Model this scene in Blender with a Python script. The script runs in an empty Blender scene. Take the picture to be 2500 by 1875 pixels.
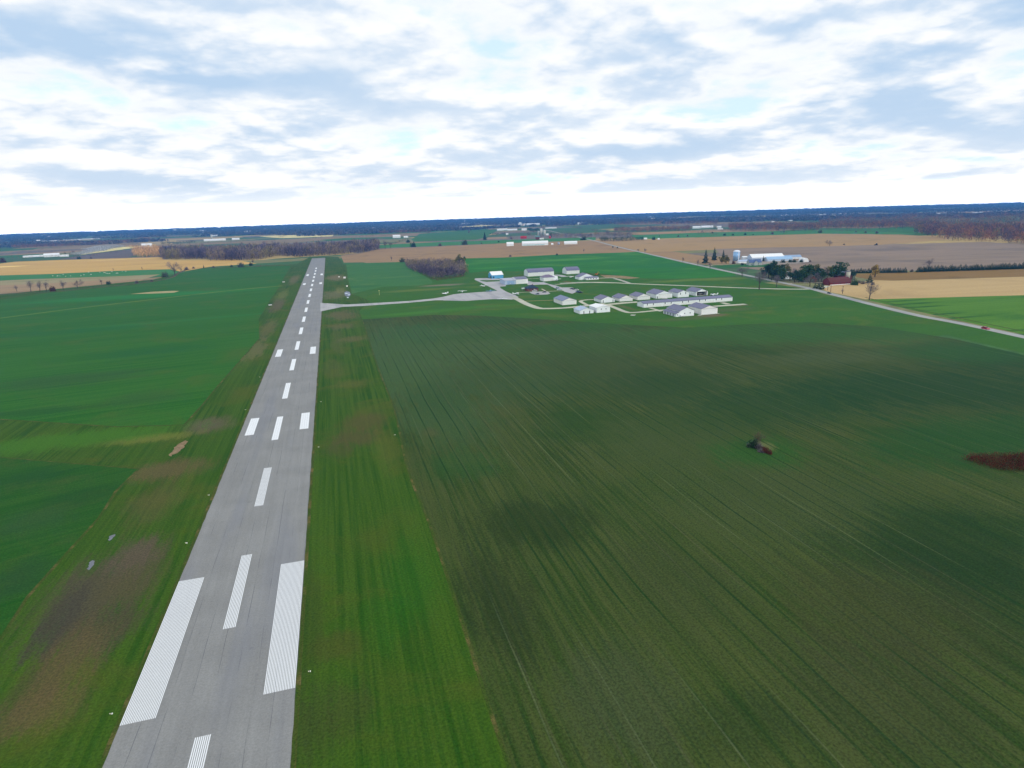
import bpy, bmesh, math, random
import numpy as np
from mathutils import Matrix, Vector
random.seed(7); rng = np.random.default_rng(7)
SC = bpy.context.scene
COL = SC.collection
R = math.radians

# ------------------------------------------------------------------ camera
H = 84.0
F_PX, PITCH, ROLL, YAW = 1511.638, 0.2684119, -0.0315902, 0.2714304   # focal in pixels of a 2500 px wide picture
def cam_axes():
    cp, sp = math.cos(PITCH), math.sin(PITCH)
    f = np.array([math.sin(YAW)*cp, math.cos(YAW)*cp, -sp])
    rt = np.array([math.cos(YAW), -math.sin(YAW), 0.]); up = np.cross(rt, f)
    r2 = math.cos(ROLL)*rt + math.sin(ROLL)*up; u2 = -math.sin(ROLL)*rt + math.cos(ROLL)*up
    return r2, u2, f
AX, AY, AF = cam_axes()
cam = bpy.data.cameras.new('camera'); cam.sensor_width = 36; cam.lens = F_PX/2500*36
cam.clip_start = 1; cam.clip_end = 60000
camo = bpy.data.objects.new('camera', cam); COL.objects.link(camo)
camo.matrix_world = Matrix(((AX[0], AY[0], -AF[0], 0), (AX[1], AY[1], -AF[1], 0), (AX[2], AY[2], -AF[2], H), (0, 0, 0, 1)))
SC.camera = camo

# survey helpers: where a point of the photograph stands on the ground (2500 px coordinates)
def G(u, v):
    d = AF*F_PX + AX*(u-1250) - AY*(v-937.5)
    t = -H/min(d[2], -4.0)
    return (t*d[0], t*d[1])
def PROJ(X):
    d = np.array(X, float) - np.array([0, 0, H]); z = d @ AF
    return 1250+F_PX*(d @ AX)/z, 937.5-F_PX*(d @ AY)/z
def height_at(X, v):
    lo, hi = 0., 120.
    for _ in range(40):
        m = (lo+hi)/2
        if PROJ((X[0], X[1], m))[1] > v: lo = m
        else: hi = m
    return lo
def zz(x0, y0, w, ow=2212): return lambda x, y: (x0+x*w/ow, y0+y*w/ow)
M = zz(0, 0, 2500); z1 = zz(0, 480, 630); z2 = zz(600, 480, 630); z3 = zz(1150, 520, 350); z4 = zz(1380, 630, 450)
z5 = zz(1200, 500, 630); z6 = zz(1680, 560, 520); z7 = zz(2000, 480, 500); z8 = zz(1160, 640, 260); z9 = zz(0, 560, 420)
z10 = zz(1820, 600, 360); z11 = zz(1500, 500, 500); z12 = zz(950, 600, 210); z13 = zz(1760, 600, 240); z14 = zz(1240, 640, 180)
z15 = zz(1300, 640, 220); z16 = zz(1540, 690, 300); z17 = zz(800, 630, 160); r1 = zz(0, 900, 700, 1191); r2 = zz(400, 1300, 900); r3 = zz(600, 600, 400, 1106)
z18 = zz(1000, 520, 450); z19 = zz(1750, 1000, 750)

# ------------------------------------------------------------------ node helpers
def rgb(r, g, b):
    f = lambda c: ((c/255+0.055)/1.055)**2.4 if c > 10 else c/255/12.92
    return (f(r), f(g), f(b), 1)
class NB:
    def __init__(s, nt): s.nt = nt
    def n(s, typ, ins=None, out=0, **kw):
        nd = s.nt.nodes.new(typ)
        for k, v in kw.items(): setattr(nd, k, v)
        for k, v in (ins or {}).items():
            if isinstance(v, bpy.types.NodeSocket): s.nt.links.new(v, nd.inputs[k])
            else: nd.inputs[k].default_value = v
        return nd.outputs[out]
    def math(s, op, a, b=0., c=0., clamp=False): return s.n('ShaderNodeMath', {0: a, 1: b, 2: c}, operation=op, use_clamp=clamp)
    def mix(s, f, a, b, blend='MIX'): return s.n('ShaderNodeMix', {0: f, 6: a, 7: b}, out=2, data_type='RGBA', blend_type=blend)
    def maprange(s, v, a, b, c=0., d=1., smooth=True):
        return s.n('ShaderNodeMapRange', {0: v, 1: a, 2: b, 3: c, 4: d}, interpolation_type='SMOOTHSTEP' if smooth else 'LINEAR')
    def noise(s, vec, scale=1., detail=4., rough=.55, dist=0.): return s.n('ShaderNodeTexNoise', {'Vector': vec, 'Scale': scale, 'Detail': detail, 'Roughness': rough, 'Distortion': dist})
    def mapping(s, vec, scale=(1, 1, 1), rot=0., loc=(0, 0, 0)):
        return s.n('ShaderNodeMapping', {'Vector': vec, 'Location': loc, 'Rotation': (0, 0, rot), 'Scale': scale}, vector_type='POINT')

# ------------------------------------------------------------------ world: sky with broken stratocumulus
SUN_EL, SUN_AZ = R(34), R(152)      # azimuth clockwise from +Y (the runway's direction)
w = bpy.data.worlds.new('World'); SC.world = w; w.use_nodes = True
w.cycles.sampling_method = 'MANUAL'; w.cycles.sample_map_resolution = 512
nt = w.node_tree; nt.nodes.clear(); b = NB(nt)
sky = nt.nodes.new('ShaderNodeTexSky'); sky.sky_type = 'NISHITA'; sky.sun_disc = False
sky.sun_elevation = SUN_EL; sky.sun_rotation = SUN_AZ; sky.altitude = 300; sky.dust_density = 1.0
d = b.n('ShaderNodeTexCoord', out=0)
sep = nt.nodes.new('ShaderNodeSeparateXYZ'); nt.links.new(d, sep.inputs[0])
zc = b.math('MAXIMUM', sep.outputs[2], 0.0)
def cloud_plane(k, off=(0, 0, 0), stretch=1.0):
    den = b.math('ADD', zc, k); x = b.math('DIVIDE', sep.outputs[0], den); y = b.math('DIVIDE', sep.outputs[1], den)
    v = b.n('ShaderNodeCombineXYZ', {0: x, 1: y, 2: 0.})
    return b.n('ShaderNodeVectorMath', {0: v, 1: off}, operation='ADD')
SEED = (30.3, 8.8, 0)
def density(p):
    n1 = b.noise(p, 1.6, 9, .52, .1); n2 = b.noise(p, .6, 2, .5)
    n3 = b.math('ABSOLUTE', b.math('SUBTRACT', b.noise(p, 3.4, 5, .5, 0.), .5))
    return b.math('ADD', b.math('ADD', b.math('MULTIPLY', n1, .68), b.math('MULTIPLY', n2, .30)), b.math('MULTIPLY_ADD', n3, -.36, .036))
KP = .185
dA = density(cloud_plane(KP, SEED)); dB = density(cloud_plane(KP*.91, SEED))
cover = b.maprange(dA, .37, .47)
thick = b.maprange(dA, .46, .66)
relief = b.math('MULTIPLY_ADD', b.math('SUBTRACT', dB, dA), 4.2, .55)
relief = b.maprange(relief, .25, 1.15)
# banks: darker decks to the upper left, the right and overhead, by direction (degrees from the camera's heading, elevation)
def bank(az, el, raz, rel):
    az0 = YAW+R(az); c = (math.sin(az0)*math.cos(R(el)), math.cos(az0)*math.cos(R(el)), math.sin(R(el)))
    e = (math.cos(az0), -math.sin(az0), 0)
    dv = b.n('ShaderNodeVectorMath', {0: d, 1: c}, operation='SUBTRACT')
    hx = b.n('ShaderNodeVectorMath', {0: dv, 1: e}, out=1, operation='DOT_PRODUCT')
    hz = b.math('SUBTRACT', sep.outputs[2], c[2])
    r = b.math('ADD', b.math('POWER', b.math('ABSOLUTE', b.math('DIVIDE', hx, math.tan(R(raz)))), 2.), b.math('POWER', b.math('ABSOLUTE', b.math('DIVIDE', hz, math.tan(R(rel)))), 2.))
    return b.math('EXPONENT', b.math('MULTIPLY', r, -1.))
dark = None
for a in ((-36, 12.5, 12, 2.6), (-27, 11.0, 12, 1.6), (-32, 7.5, 9, 2.2), (-21, 6.8, 10, 1.2), (40, 9.5, 14, 3.5), (27, 12, 13, 3.0), (24, 7.5, 10, 1.2), (30, 5.5, 9, 1.0), (8, 15.0, 14, 2.2), (-20, 14.5, 8, 1.6), (2, 10.8, 8, 1.5), (14, 4.8, 12, .8)):
    k = bank(*a); dark = k if dark is None else b.math('ADD', dark, k)
thick2 = b.math('MULTIPLY', b.math('MULTIPLY_ADD', thick, .8, .12), b.math('MULTIPLY_ADD', dark, .9, .38), clamp=True)
thick2 = b.math('MULTIPLY', thick2, b.maprange(zc, .03, .17, .42, 1.))
white = (11.0, 10.9, 10.7, 1); base = (5.0, 6.7, 8.8, 1); mid = (7.7, 8.6, 9.7, 1)
lit = b.mix(relief, mid, white)
cl = b.mix(thick2, lit, base)
cl = b.mix(b.math('MULTIPLY', b.math('MULTIPLY', b.maprange(relief, .0, .5, 1., 0.), thick), .45), cl, base)
blue = b.n('ShaderNodeVectorMath', {0: sky.outputs[0], 3: 2.0}, operation='SCALE')
gap = b.mix(.8, blue, (7.4, 9.4, 10.6, 1))
col = b.mix(cover, gap, cl)
fringe = b.math('MULTIPLY', cover, b.math('SUBTRACT', 1., b.maprange(dA, .44, .54)))
col = b.mix(b.math('MULTIPLY', fringe, .6), col, white)         # bright edges of the clouds
glow = b.maprange(zc, .0, .06, 1., 0.)                       # the bright pale band above the horizon
gl2 = b.maprange(b.n('ShaderNodeVectorMath', {0: d, 1: (math.sin(YAW+R(-40)), math.cos(YAW+R(-40)), 0)}, out=1, operation='DOT_PRODUCT'), .2, 1., .25, 1.)
col = b.mix(b.math('MULTIPLY', glow, gl2), col, (11.0, 11.2, 11.4, 1))
low = b.maprange(zc, .0, .03, 1., 0.)
col = b.mix(low, col, (46., 46., 46., 1))
bg = nt.nodes.new('ShaderNodeBackground'); bg.inputs[1].default_value = .1
nt.links.new(col, bg.inputs[0])
wo = nt.nodes.new('ShaderNodeOutputWorld'); nt.links.new(bg.outputs[0], wo.inputs[0])

# ------------------------------------------------------------------ sun (veiled by cloud)
sl = bpy.data.lights.new('sun', 'SUN'); sl.energy = 1.5; sl.angle = R(10); sl.color = (1, .95, .87)
so = bpy.data.objects.new('sun', sl); COL.objects.link(so)
sd = Vector((math.sin(SUN_AZ)*math.cos(SUN_EL), math.cos(SUN_AZ)*math.cos(SUN_EL), math.sin(SUN_EL)))
so.rotation_euler = sd.to_track_quat('Z', 'Y').to_euler(); so.location = (0, -200, 400)
SC.view_settings.view_transform = 'Standard'; SC.view_settings.look = 'None'
SC.view_settings.exposure = 0; SC.view_settings.gamma = 1; SC.view_settings.use_curve_mapping = False
SC.render.engine = 'CYCLES'; SC.cycles.use_denoising = True
SC.cycles.max_bounces = 5; SC.cycles.diffuse_bounces = 2; SC.cycles.volume_bounces = 0

# ------------------------------------------------------------------ materials
MATS = {}
def new_mat(name):
    m = bpy.data.materials.new(name); m.use_nodes = True; m.node_tree.nodes.clear(); return m
def finish(m, nb, colour, rough=.9, spec=.2, metal=0.):
    out = m.node_tree.nodes.new('ShaderNodeOutputMaterial')
    s = nb.n('ShaderNodeBsdfPrincipled', {'Base Color': colour, 'Roughness': rough, 'Specular IOR Level': spec, 'Metallic': metal})
    m.node_tree.links.new(s, out.inputs[0]); return m
def plain(name, c, rough=.7, spec=.3, metal=0., var=.18, scale=1.2, streak=False):
    """one painted or natural colour with weathering noise"""
    if name in MATS: return MATS[name]
    m = new_mat(name); nb = NB(m.node_tree); p = nb.n('ShaderNodeTexCoord', out=3)
    q = nb.mapping(p, (1, 1, .15) if streak else (1, 1, 1))
    n = nb.noise(q, scale, 4, .6)
    f = nb.maprange(n, .3, .7, 1-var, 1+var*.6)
    cc = nb.n('ShaderNodeVectorMath', {0: c[:3], 3: f}, operation='SCALE')
    MATS[name] = finish(m, nb, cc, rough, spec, metal); return MATS[name]
def field_mat(name, cols, ang=0., row=3., length=120., patch=60., fine=.5, patches=(), contrast=1., lines=None, fine_amt=.28):
    """crop or grass: cols = base, second, dry; rows run along angle ang from +Y; patches = (x, y, rx, ry, ang, colour, amount)"""
    m = new_mat(name); nb = NB(m.node_tree)
    p = nb.n('ShaderNodeNewGeometry', out=0)
    pr = nb.mapping(p, rot=ang)
    rows = nb.noise(nb.mapping(pr, (1/row, 1/length, 1)), 1., 4, .65)
    rows2 = nb.noise(nb.mapping(pr, (.13/row, .4/length, 1)), 1., 3, .6)
    big = nb.noise(p, 1/patch, 5, .6, .6)
    fn = nb.noise(p, 1/fine, 3, .7)
    c = nb.mix(nb.maprange(rows, .5-.22/contrast, .5+.22/contrast), cols[0], cols[1])
    c = nb.mix(nb.math('MULTIPLY', nb.maprange(rows2, .4, .65), .6), c, cols[1])
    c = nb.mix(nb.math('MULTIPLY', nb.maprange(big, .48, .72), .85), c, cols[2])
    if patches:
        wob = nb.noise(nb.mapping(pr, (.22/row, .06/row, 1)), 1., 6, .7); wob2 = nb.noise(nb.mapping(pr, (.8/row, .1/row, 1)), 1., 4, .7); wob3 = nb.noise(p, .7/fine, 4, .7)
        for (x, y, rx, ry, a, pc, amt) in patches:
            q = nb.n('ShaderNodeVectorMath', {0: p, 1: (x, y, 0)}, operation='SUBTRACT')
            q = nb.mapping(nb.mapping(q, rot=-a), (1/rx, 1/ry, 0))
            r = nb.n('ShaderNodeVectorMath', {0: q}, out=1, operation='LENGTH')
            r = nb.math('ADD', nb.math('ADD', r, nb.math('MULTIPLY', nb.math('SUBTRACT', wob, .5), 1.3)), nb.math('MULTIPLY', nb.math('ADD', nb.math('SUBTRACT', wob2, .5), nb.math('MULTIPLY', nb.math('SUBTRACT', wob3, .5), .9)), 1.2))
            c = nb.mix(nb.math('MULTIPLY', nb.maprange(r, .35, 1.15, 1., 0.), amt), c, pc)
    if lines:                                    # drill misses and tramlines: (spacing m, width fraction, colour, amount)
        for sp, wd, lc, amt in lines:
            sx = nb.n('ShaderNodeSeparateXYZ', {0: pr}, out=0)
            fr = nb.math('FRACT', nb.math('DIVIDE', nb.math('ADD', sx, nb.math('MULTIPLY', nb.noise(p, .02, 1), 2.)), sp))
            br = nb.math('LESS_THAN', fr, wd)
            k = nb.maprange(nb.noise(nb.mapping(pr, (.25/sp, .012, 1)), 1., 3), .42, .62, 0., amt)
            c = nb.mix(nb.math('MULTIPLY', br, k), c, lc)
    f = nb.maprange(fn, .25, .75, 1-fine_amt, 1+fine_amt)
    c = nb.n('ShaderNodeVectorMath', {0: c, 3: f}, operation='SCALE')
    return finish(m, nb, c, .95, .1)

# ------------------------------------------------------------------ mesh helpers
class MB:
    def __init__(s): s.v = []; s.f = []
    def add(s, vs, fs):
        o = len(s.v); s.v += [tuple(v) for v in vs]; s.f += [tuple(i+o for i in f) for f in fs]; return s
    def box(s, x0, x1, y0, y1, z0, z1):
        return s.add([(x0, y0, z0), (x1, y0, z0), (x1, y1, z0), (x0, y1, z0), (x0, y0, z1), (x1, y0, z1), (x1, y1, z1), (x0, y1, z1)],
                     [(0, 3, 2, 1), (4, 5, 6, 7), (0, 1, 5, 4), (1, 2, 6, 5), (2, 3, 7, 6), (3, 0, 4, 7)])
    def prism(s, prof, axis, a, b):
        """closed profile (p, q) swept along axis 'x' or 'y' from a to b; profile is (other axis, z)"""
        n = len(prof)
        mk = (lambda t, p: (t, p[0], p[1])) if axis == 'x' else (lambda t, p: (p[0], t, p[1]))
        vs = [mk(a, p) for p in prof]+[mk(b, p) for p in prof]
        fs = [tuple(range(n)), tuple(range(2*n-1, n-1, -1))]+[(i, n+i, n+(i+1) % n, (i+1) % n) for i in range(n)]
        return s.add(vs, fs)
    def tube(s, pts, rad, k=6):
        pts = [Vector(p) for p in pts]; o = len(s.v)
        for i, p in enumerate(pts):
            t = (pts[min(i+1, len(pts)-1)]-pts[max(i-1, 0)]).normalized()
            a = t.orthogonal().normalized(); c = t.cross(a)
            for j in range(k):
                an = 2*math.pi*j/k; s.v.append(tuple(p+(a*math.cos(an)+c*math.sin(an))*rad[i]))
        for i in range(len(pts)-1):
            for j in range(k):
                s.f.append((o+i*k+j, o+i*k+(j+1) % k, o+(i+1)*k+(j+1) % k, o+(i+1)*k+j))
        s.f.append(tuple(o+j for j in reversed(range(k)))); s.f.append(tuple(o+(len(pts)-1)*k+j for j in range(k)))
        return s
    def lathe(s, prof, k=20, c=(0, 0)):
        o = len(s.v)
        for r, z in prof:
            for j in range(k): s.v.append((c[0]+r*math.cos(2*math.pi*j/k), c[1]+r*math.sin(2*math.pi*j/k), z))
        for i in range(len(prof)-1):
            for j in range(k): s.f.append((o+i*k+j, o+i*k+(j+1) % k, o+(i+1)*k+(j+1) % k, o+(i+1)*k+j))
        s.f.append(tuple(o+j for j in reversed(range(k)))); s.f.append(tuple(o+(len(prof)-1)*k+j for j in range(k)))
        return s
    def mesh(s, name, mat, smooth=False):
        me = bpy.data.meshes.new(name); me.from_pydata(s.v, [], s.f)
        bm = bmesh.new(); bm.from_mesh(me); bmesh.ops.recalc_face_normals(bm, faces=bm.faces); bm.to_mesh(me); bm.free()
        me.materials.append(mat)
        if smooth: me.polygons.foreach_set('use_smooth', [True]*len(me.polygons))
        return me
    def build(s, name, mat, parent=None, smooth=False, label=None):
        o = bpy.data.objects.new(name, s.mesh(name, mat, smooth)); COL.objects.link(o)
        if parent: o.parent = parent
        if label: o['label'] = label
        return o
def tag(o, label, cat, group=None, kind=None):
    if label: o['label'] = label
    if cat: o['category'] = cat
    if group: o['group'] = group
    if kind: o['kind'] = kind
    return o
def thing(name, label, cat, loc=(0, 0, 0), rz=0., group=None, scale=1.):
    o = bpy.data.objects.new(name, None); COL.objects.link(o); o.empty_display_size = .5
    o.location = loc; o.rotation_euler = (0, 0, rz); o.scale = (scale,)*3
    return tag(o, label, cat, group)
def copy_tree(o, parent=None):
    c = o.copy(); COL.objects.link(c); c.parent = parent
    for ch in list(o.children): copy_tree(ch, c)
    return c
SHEETS = []
def settle(o, level, pts):
    """lay a sheet 6 mm above the highest lower sheet it overlaps"""
    xs = [p[0] for p in pts]; ys = [p[1] for p in pts]; bb = (min(xs), max(xs), min(ys), max(ys)); SHEETS.append((level, len(SHEETS), bb, o))
def settle_all():
    done = []
    for lv, i, bb, o in sorted(SHEETS, key=lambda q: (q[0], q[1])):
        z = .006
        for b2, z2_ in done:
            if bb[0] <= b2[1] and bb[1] >= b2[0] and bb[2] <= b2[3] and bb[3] >= b2[2]: z = max(z, z2_+.006)
        o.location.z = z; done.append((bb, z))
def flat(name, bm, pts, level, mat):
    for f in bm.faces:
        f.normal_update()
        if f.normal.z < 0: f.normal_flip()
    me = bpy.data.meshes.new(name); bm.to_mesh(me); bm.free(); me.materials.append(mat)
    o = bpy.data.objects.new(name, me); COL.objects.link(o); o['kind'] = 'structure'; settle(o, level, pts)
    return o
def sheet(name, pts, level, mat):
    """a flat polygon of ground"""
    bm = bmesh.new(); vs = [bm.verts.new((x, y, 0)) for x, y in pts]; f = bm.faces.new(vs)
    bmesh.ops.triangulate(bm, faces=[f]); return flat(name, bm, pts, level, mat)
def strip(name, L, Rr, level, mat):
    bm = bmesh.new(); a = [bm.verts.new((x, y, 0)) for x, y in L]; c = [bm.verts.new((x, y, 0)) for x, y in Rr]
    for i in range(len(a)-1): bm.faces.new((a[i], a[i+1], c[i+1], c[i]))
    return flat(name, bm, list(L)+list(Rr), level, mat)
def ragged(pts, step=1.2, amp=.35):
    """break a clean outline into an uneven one"""
    out = []; n = len(pts)
    for i in range(n):
        a, b_ = np.array(pts[i]), np.array(pts[(i+1) % n]); L = np.linalg.norm(b_-a); k = max(1, int(L/step)); nrm = np.array([-(b_-a)[1], (b_-a)[0]])/max(L, 1e-6)
        for j in range(k): out.append(tuple(a+(b_-a)*j/k+nrm*rng.normal(0, amp)*(j > 0)))
    return out
def PX(z, pts): return [G(*z(*p)) for p in pts]
def ribbon(name, pts, wid, level, mat):
    P = [Vector((p[0], p[1])) for p in pts]; L, Rr = [], []
    for i, p in enumerate(P):
        t = (P[min(i+1, len(P)-1)]-P[max(i-1, 0)]).normalized(); n = Vector((-t.y, t.x))*wid/2
        L.append(tuple(p+n)); Rr.append(tuple(p-n))
    return strip(name, L, Rr, level, mat)
def smooth_line(pts, n=8):
    P = [np.array(p) for p in pts]; P = [2*P[0]-P[1]]+P+[2*P[-1]-P[-2]]; out = []
    for i in range(1, len(P)-2):
        for k in range(n):
            t = k/n; a, b_, c, d_ = P[i-1], P[i], P[i+1], P[i+2]
            out.append(tuple(.5*((2*b_)+(c-a)*t+(2*a-5*b_+4*c-d_)*t*t+(3*b_-a-3*c+d_)*t**3)))
    return out+[tuple(P[-2])]

# ================================================================== THE SETTING
YW = R(0)
# --- far countryside: one sheet of patchwork fields out to the horizon
m = new_mat('patchwork'); nb = NB(m.node_tree); p = nb.n('ShaderNodeNewGeometry', out=0)
pr = nb.mapping(p, rot=R(-13))
vor = nb.n('ShaderNodeTexVoronoi', {'Vector': nb.mapping(pr, (1/430, 1/300, 0)), 'Scale': 1., 'Randomness': .8}, out=1, distance='CHEBYCHEV', feature='F1')
rs = nb.n('ShaderNodeSeparateColor', {0: vor}, out=0)
ramp = m.node_tree.nodes.new('ShaderNodeValToRGB'); ramp.color_ramp.interpolation = 'CONSTANT'; m.node_tree.links.new(rs, ramp.inputs[0])
cr = ramp.color_ramp; stops = [(0, rgb(70, 98, 62)), (.16, rgb(140, 120, 88)), (.36, rgb(64, 100, 54)), (.5, rgb(116, 106, 96)), (.66, rgb(176, 152, 96)), (.76, rgb(56, 104, 48)), (.87, rgb(122, 122, 80))]
cr.elements[0].color = stops[0][1]; cr.elements[1].position = stops[1][0]; cr.elements[1].color = stops[1][1]
for po, cc in stops[2:]:
    e = cr.elements.new(po); e.color = cc
nz = nb.noise(nb.mapping(pr, (1/60, 1/14, 1)), 1., 4, .6)
c = nb.n('ShaderNodeVectorMath', {0: ramp.outputs[0], 3: nb.maprange(nz, .3, .7, .75, 1.2)}, operation='SCALE')
finish(m, nb, c, .95, .1)
bm = bmesh.new()
rad = [0, 150, 400, 900, 1800, 3500, 7000, 10500, 12600]; K = 96; rings = []
for r in rad:
    rings.append([bm.verts.new((0, 0, 0))] if r == 0 else [bm.verts.new((r*math.cos(2*math.pi*j/K), r*math.sin(2*math.pi*j/K), 0)) for j in range(K)])
for i in range(len(rad)-1):
    for j in range(K):
        a, b2 = rings[i], rings[i+1]; j2 = (j+1) % K
        bm.faces.new([a[0], b2[j], b2[j2]] if i == 0 else [a[j], b2[j], b2[j2], a[j2]])
me = bpy.data.meshes.new('ground'); bm.to_mesh(me); bm.free(); me.materials.append(m)
o = bpy.data.objects.new('ground', me); COL.objects.link(o); o['kind'] = 'structure'

# --- palettes
DIRT = rgb(98, 88, 74)
def E_(z, x, y, rx, ry, a, c, amt):
    g = G(*z(x, y)); return (g[0], g[1], rx, ry, R(a), c, amt)
wet = rgb(80, 72, 68); brn = rgb(92, 80, 52); lush = rgb(34, 88, 18)
grass_p = [E_(r1, 400, 940, 13, 26, 0, rgb(76, 70, 54), .9), E_(r1, 560, 860, 8, 22, 0, rgb(78, 74, 48), .65), E_(r1, 420, 1080, 10, 12, 0, rgb(70, 66, 48), .7), E_(r1, 150, 1330, 6, 14, 0, rgb(72, 68, 44), .6), E_(r1, 560, 780, 7, 13, 0, rgb(86, 76, 62), .8), E_(r1, 250, 1040, 5, 16, 0, rgb(60, 58, 50), .6), E_(r1, 700, 420, 16, 12, 0, brn, .75), E_(r1, 640, 560, 9, 22, 0, brn, .4),
           E_(r1, 860, 235, 12, 14, 0, rgb(88, 80, 64), .85), E_(r1, 300, 1210, 6, 18, 0, brn, .6), E_(r1, 180, 1420, 8, 8, 0, brn, .6), E_(r1, 610, 290, 22, 7, 0, rgb(112, 112, 50), .6),
           E_(r3, 60, 700, 9, 45, 0, rgb(104, 98, 66), 0.61), E_(r3, 150, 560, 8, 60, 0, rgb(100, 92, 60), 0.58), E_(r3, 215, 400, 8, 70, 0, rgb(98, 84, 70), 0.65), E_(r3, 330, 225, 9, 90, 0, rgb(112, 98, 72), 0.58), E_(r3, 250, 330, 8, 60, 0, rgb(110, 112, 60), 0.50),
           E_(r3, 610, 215, 17, 60, 0, rgb(122, 106, 84), 0.65), E_(r3, 600, 330, 16, 55, 0, rgb(112, 104, 78), 0.58), E_(r3, 640, 300, 8, 40, 0, rgb(122, 118, 66), 0.43), E_(r3, 650, 470, 16, 38, 0, rgb(98, 88, 62), 0.65), E_(r3, 640, 545, 13, 18, 0, rgb(98, 90, 62), 0.58), E_(r3, 720, 630, 12, 14, 0, rgb(98, 88, 56), 0.54),
           E_(r3, 620, 640, 6, 60, 0, rgb(82, 88, 46), 0.50), E_(r3, 590, 840, 7, 40, 0, rgb(84, 86, 42), 0.43), E_(r3, 720, 930, 11, 12, 0, rgb(84, 88, 40), 0.50), E_(r3, 800, 1190, 12, 14, 0, rgb(82, 72, 44), 0.54), E_(r3, 740, 1300, 12, 12, 0, rgb(82, 70, 46), 0.58), E_(r3, 640, 1370, 7, 10, 0, rgb(76, 70, 44), 0.43), E_(r3, 960, 1370, 6, 26, 0, rgb(88, 90, 36), 0.43),
           E_(r2, 1050, 670, 7, 5, 0, rgb(74, 66, 34), 0.32), E_(r1, 250, 300, 60, 15, 0, rgb(60, 104, 24), .8), E_(r2, 1120, 1050, 6, 8, 0, rgb(64, 62, 36), 0.36), E_(r2, 880, 560, 3, 30, 0, rgb(52, 64, 26), 0.43), E_(r2, 900, 1150, 5, 12, 0, rgb(56, 56, 34), 0.43), E_(r2, 1480, 250, 9, 22, 0, lush, 0.43), E_(r2, 1330, 520, 7, 12, 0, lush, 0.36)]
m_grass = field_mat('airfield_grass', [rgb(34, 72, 13), rgb(60, 88, 22), rgb(74, 84, 28)], 0, 1.5, 90, 34, .5, grass_p, contrast=1.5, fine_amt=.32)
lawn_p = [E_(z4, 1500, 265, 70, 14, -3, rgb(98, 118, 44), .7), E_(z4, 2000, 250, 45, 14, -8, rgb(92, 112, 42), .6), E_(z2, 1500, 800, 55, 16, 0, rgb(96, 112, 48), .7), E_(z12, 1450, 1010, 30, 12, 0, rgb(118, 112, 92), .9), E_(z3, 850, 1290, 18, 14, 0, rgb(86, 104, 46), .6), E_(z3, 80, 1140, 22, 14, 0, rgb(88, 112, 44), .6),
          E_(z3, 1480, 1060, 6, 14, 0, rgb(112, 84, 52), .6), E_(z4, 720, 590, 5, 24, 0, rgb(98, 92, 60), .6), E_(z4, 1500, 725, 40, 9, 0, rgb(80, 92, 56), .6), E_(z4, 1780, 690, 16, 7, 0, rgb(108, 92, 72), .8), E_(z4, 2000, 620, 30, 10, 0, rgb(84, 92, 56), .6), E_(z4, 2100, 570, 14, 6, 0, rgb(98, 90, 60), .6), E_(z2, 1450, 1000, 50, 10, 0, rgb(66, 118, 36), .6), E_(z2, 1950, 950, 60, 9, 0, rgb(62, 112, 36), .6)]
m_lawn = field_mat('airport_lawn', [rgb(44, 88, 24), rgb(56, 98, 30), rgb(80, 98, 34)], R(90), 5, 90, 45, 1.2, lawn_p, contrast=.7, fine_amt=.2)
dk = rgb(34, 62, 38)
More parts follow.
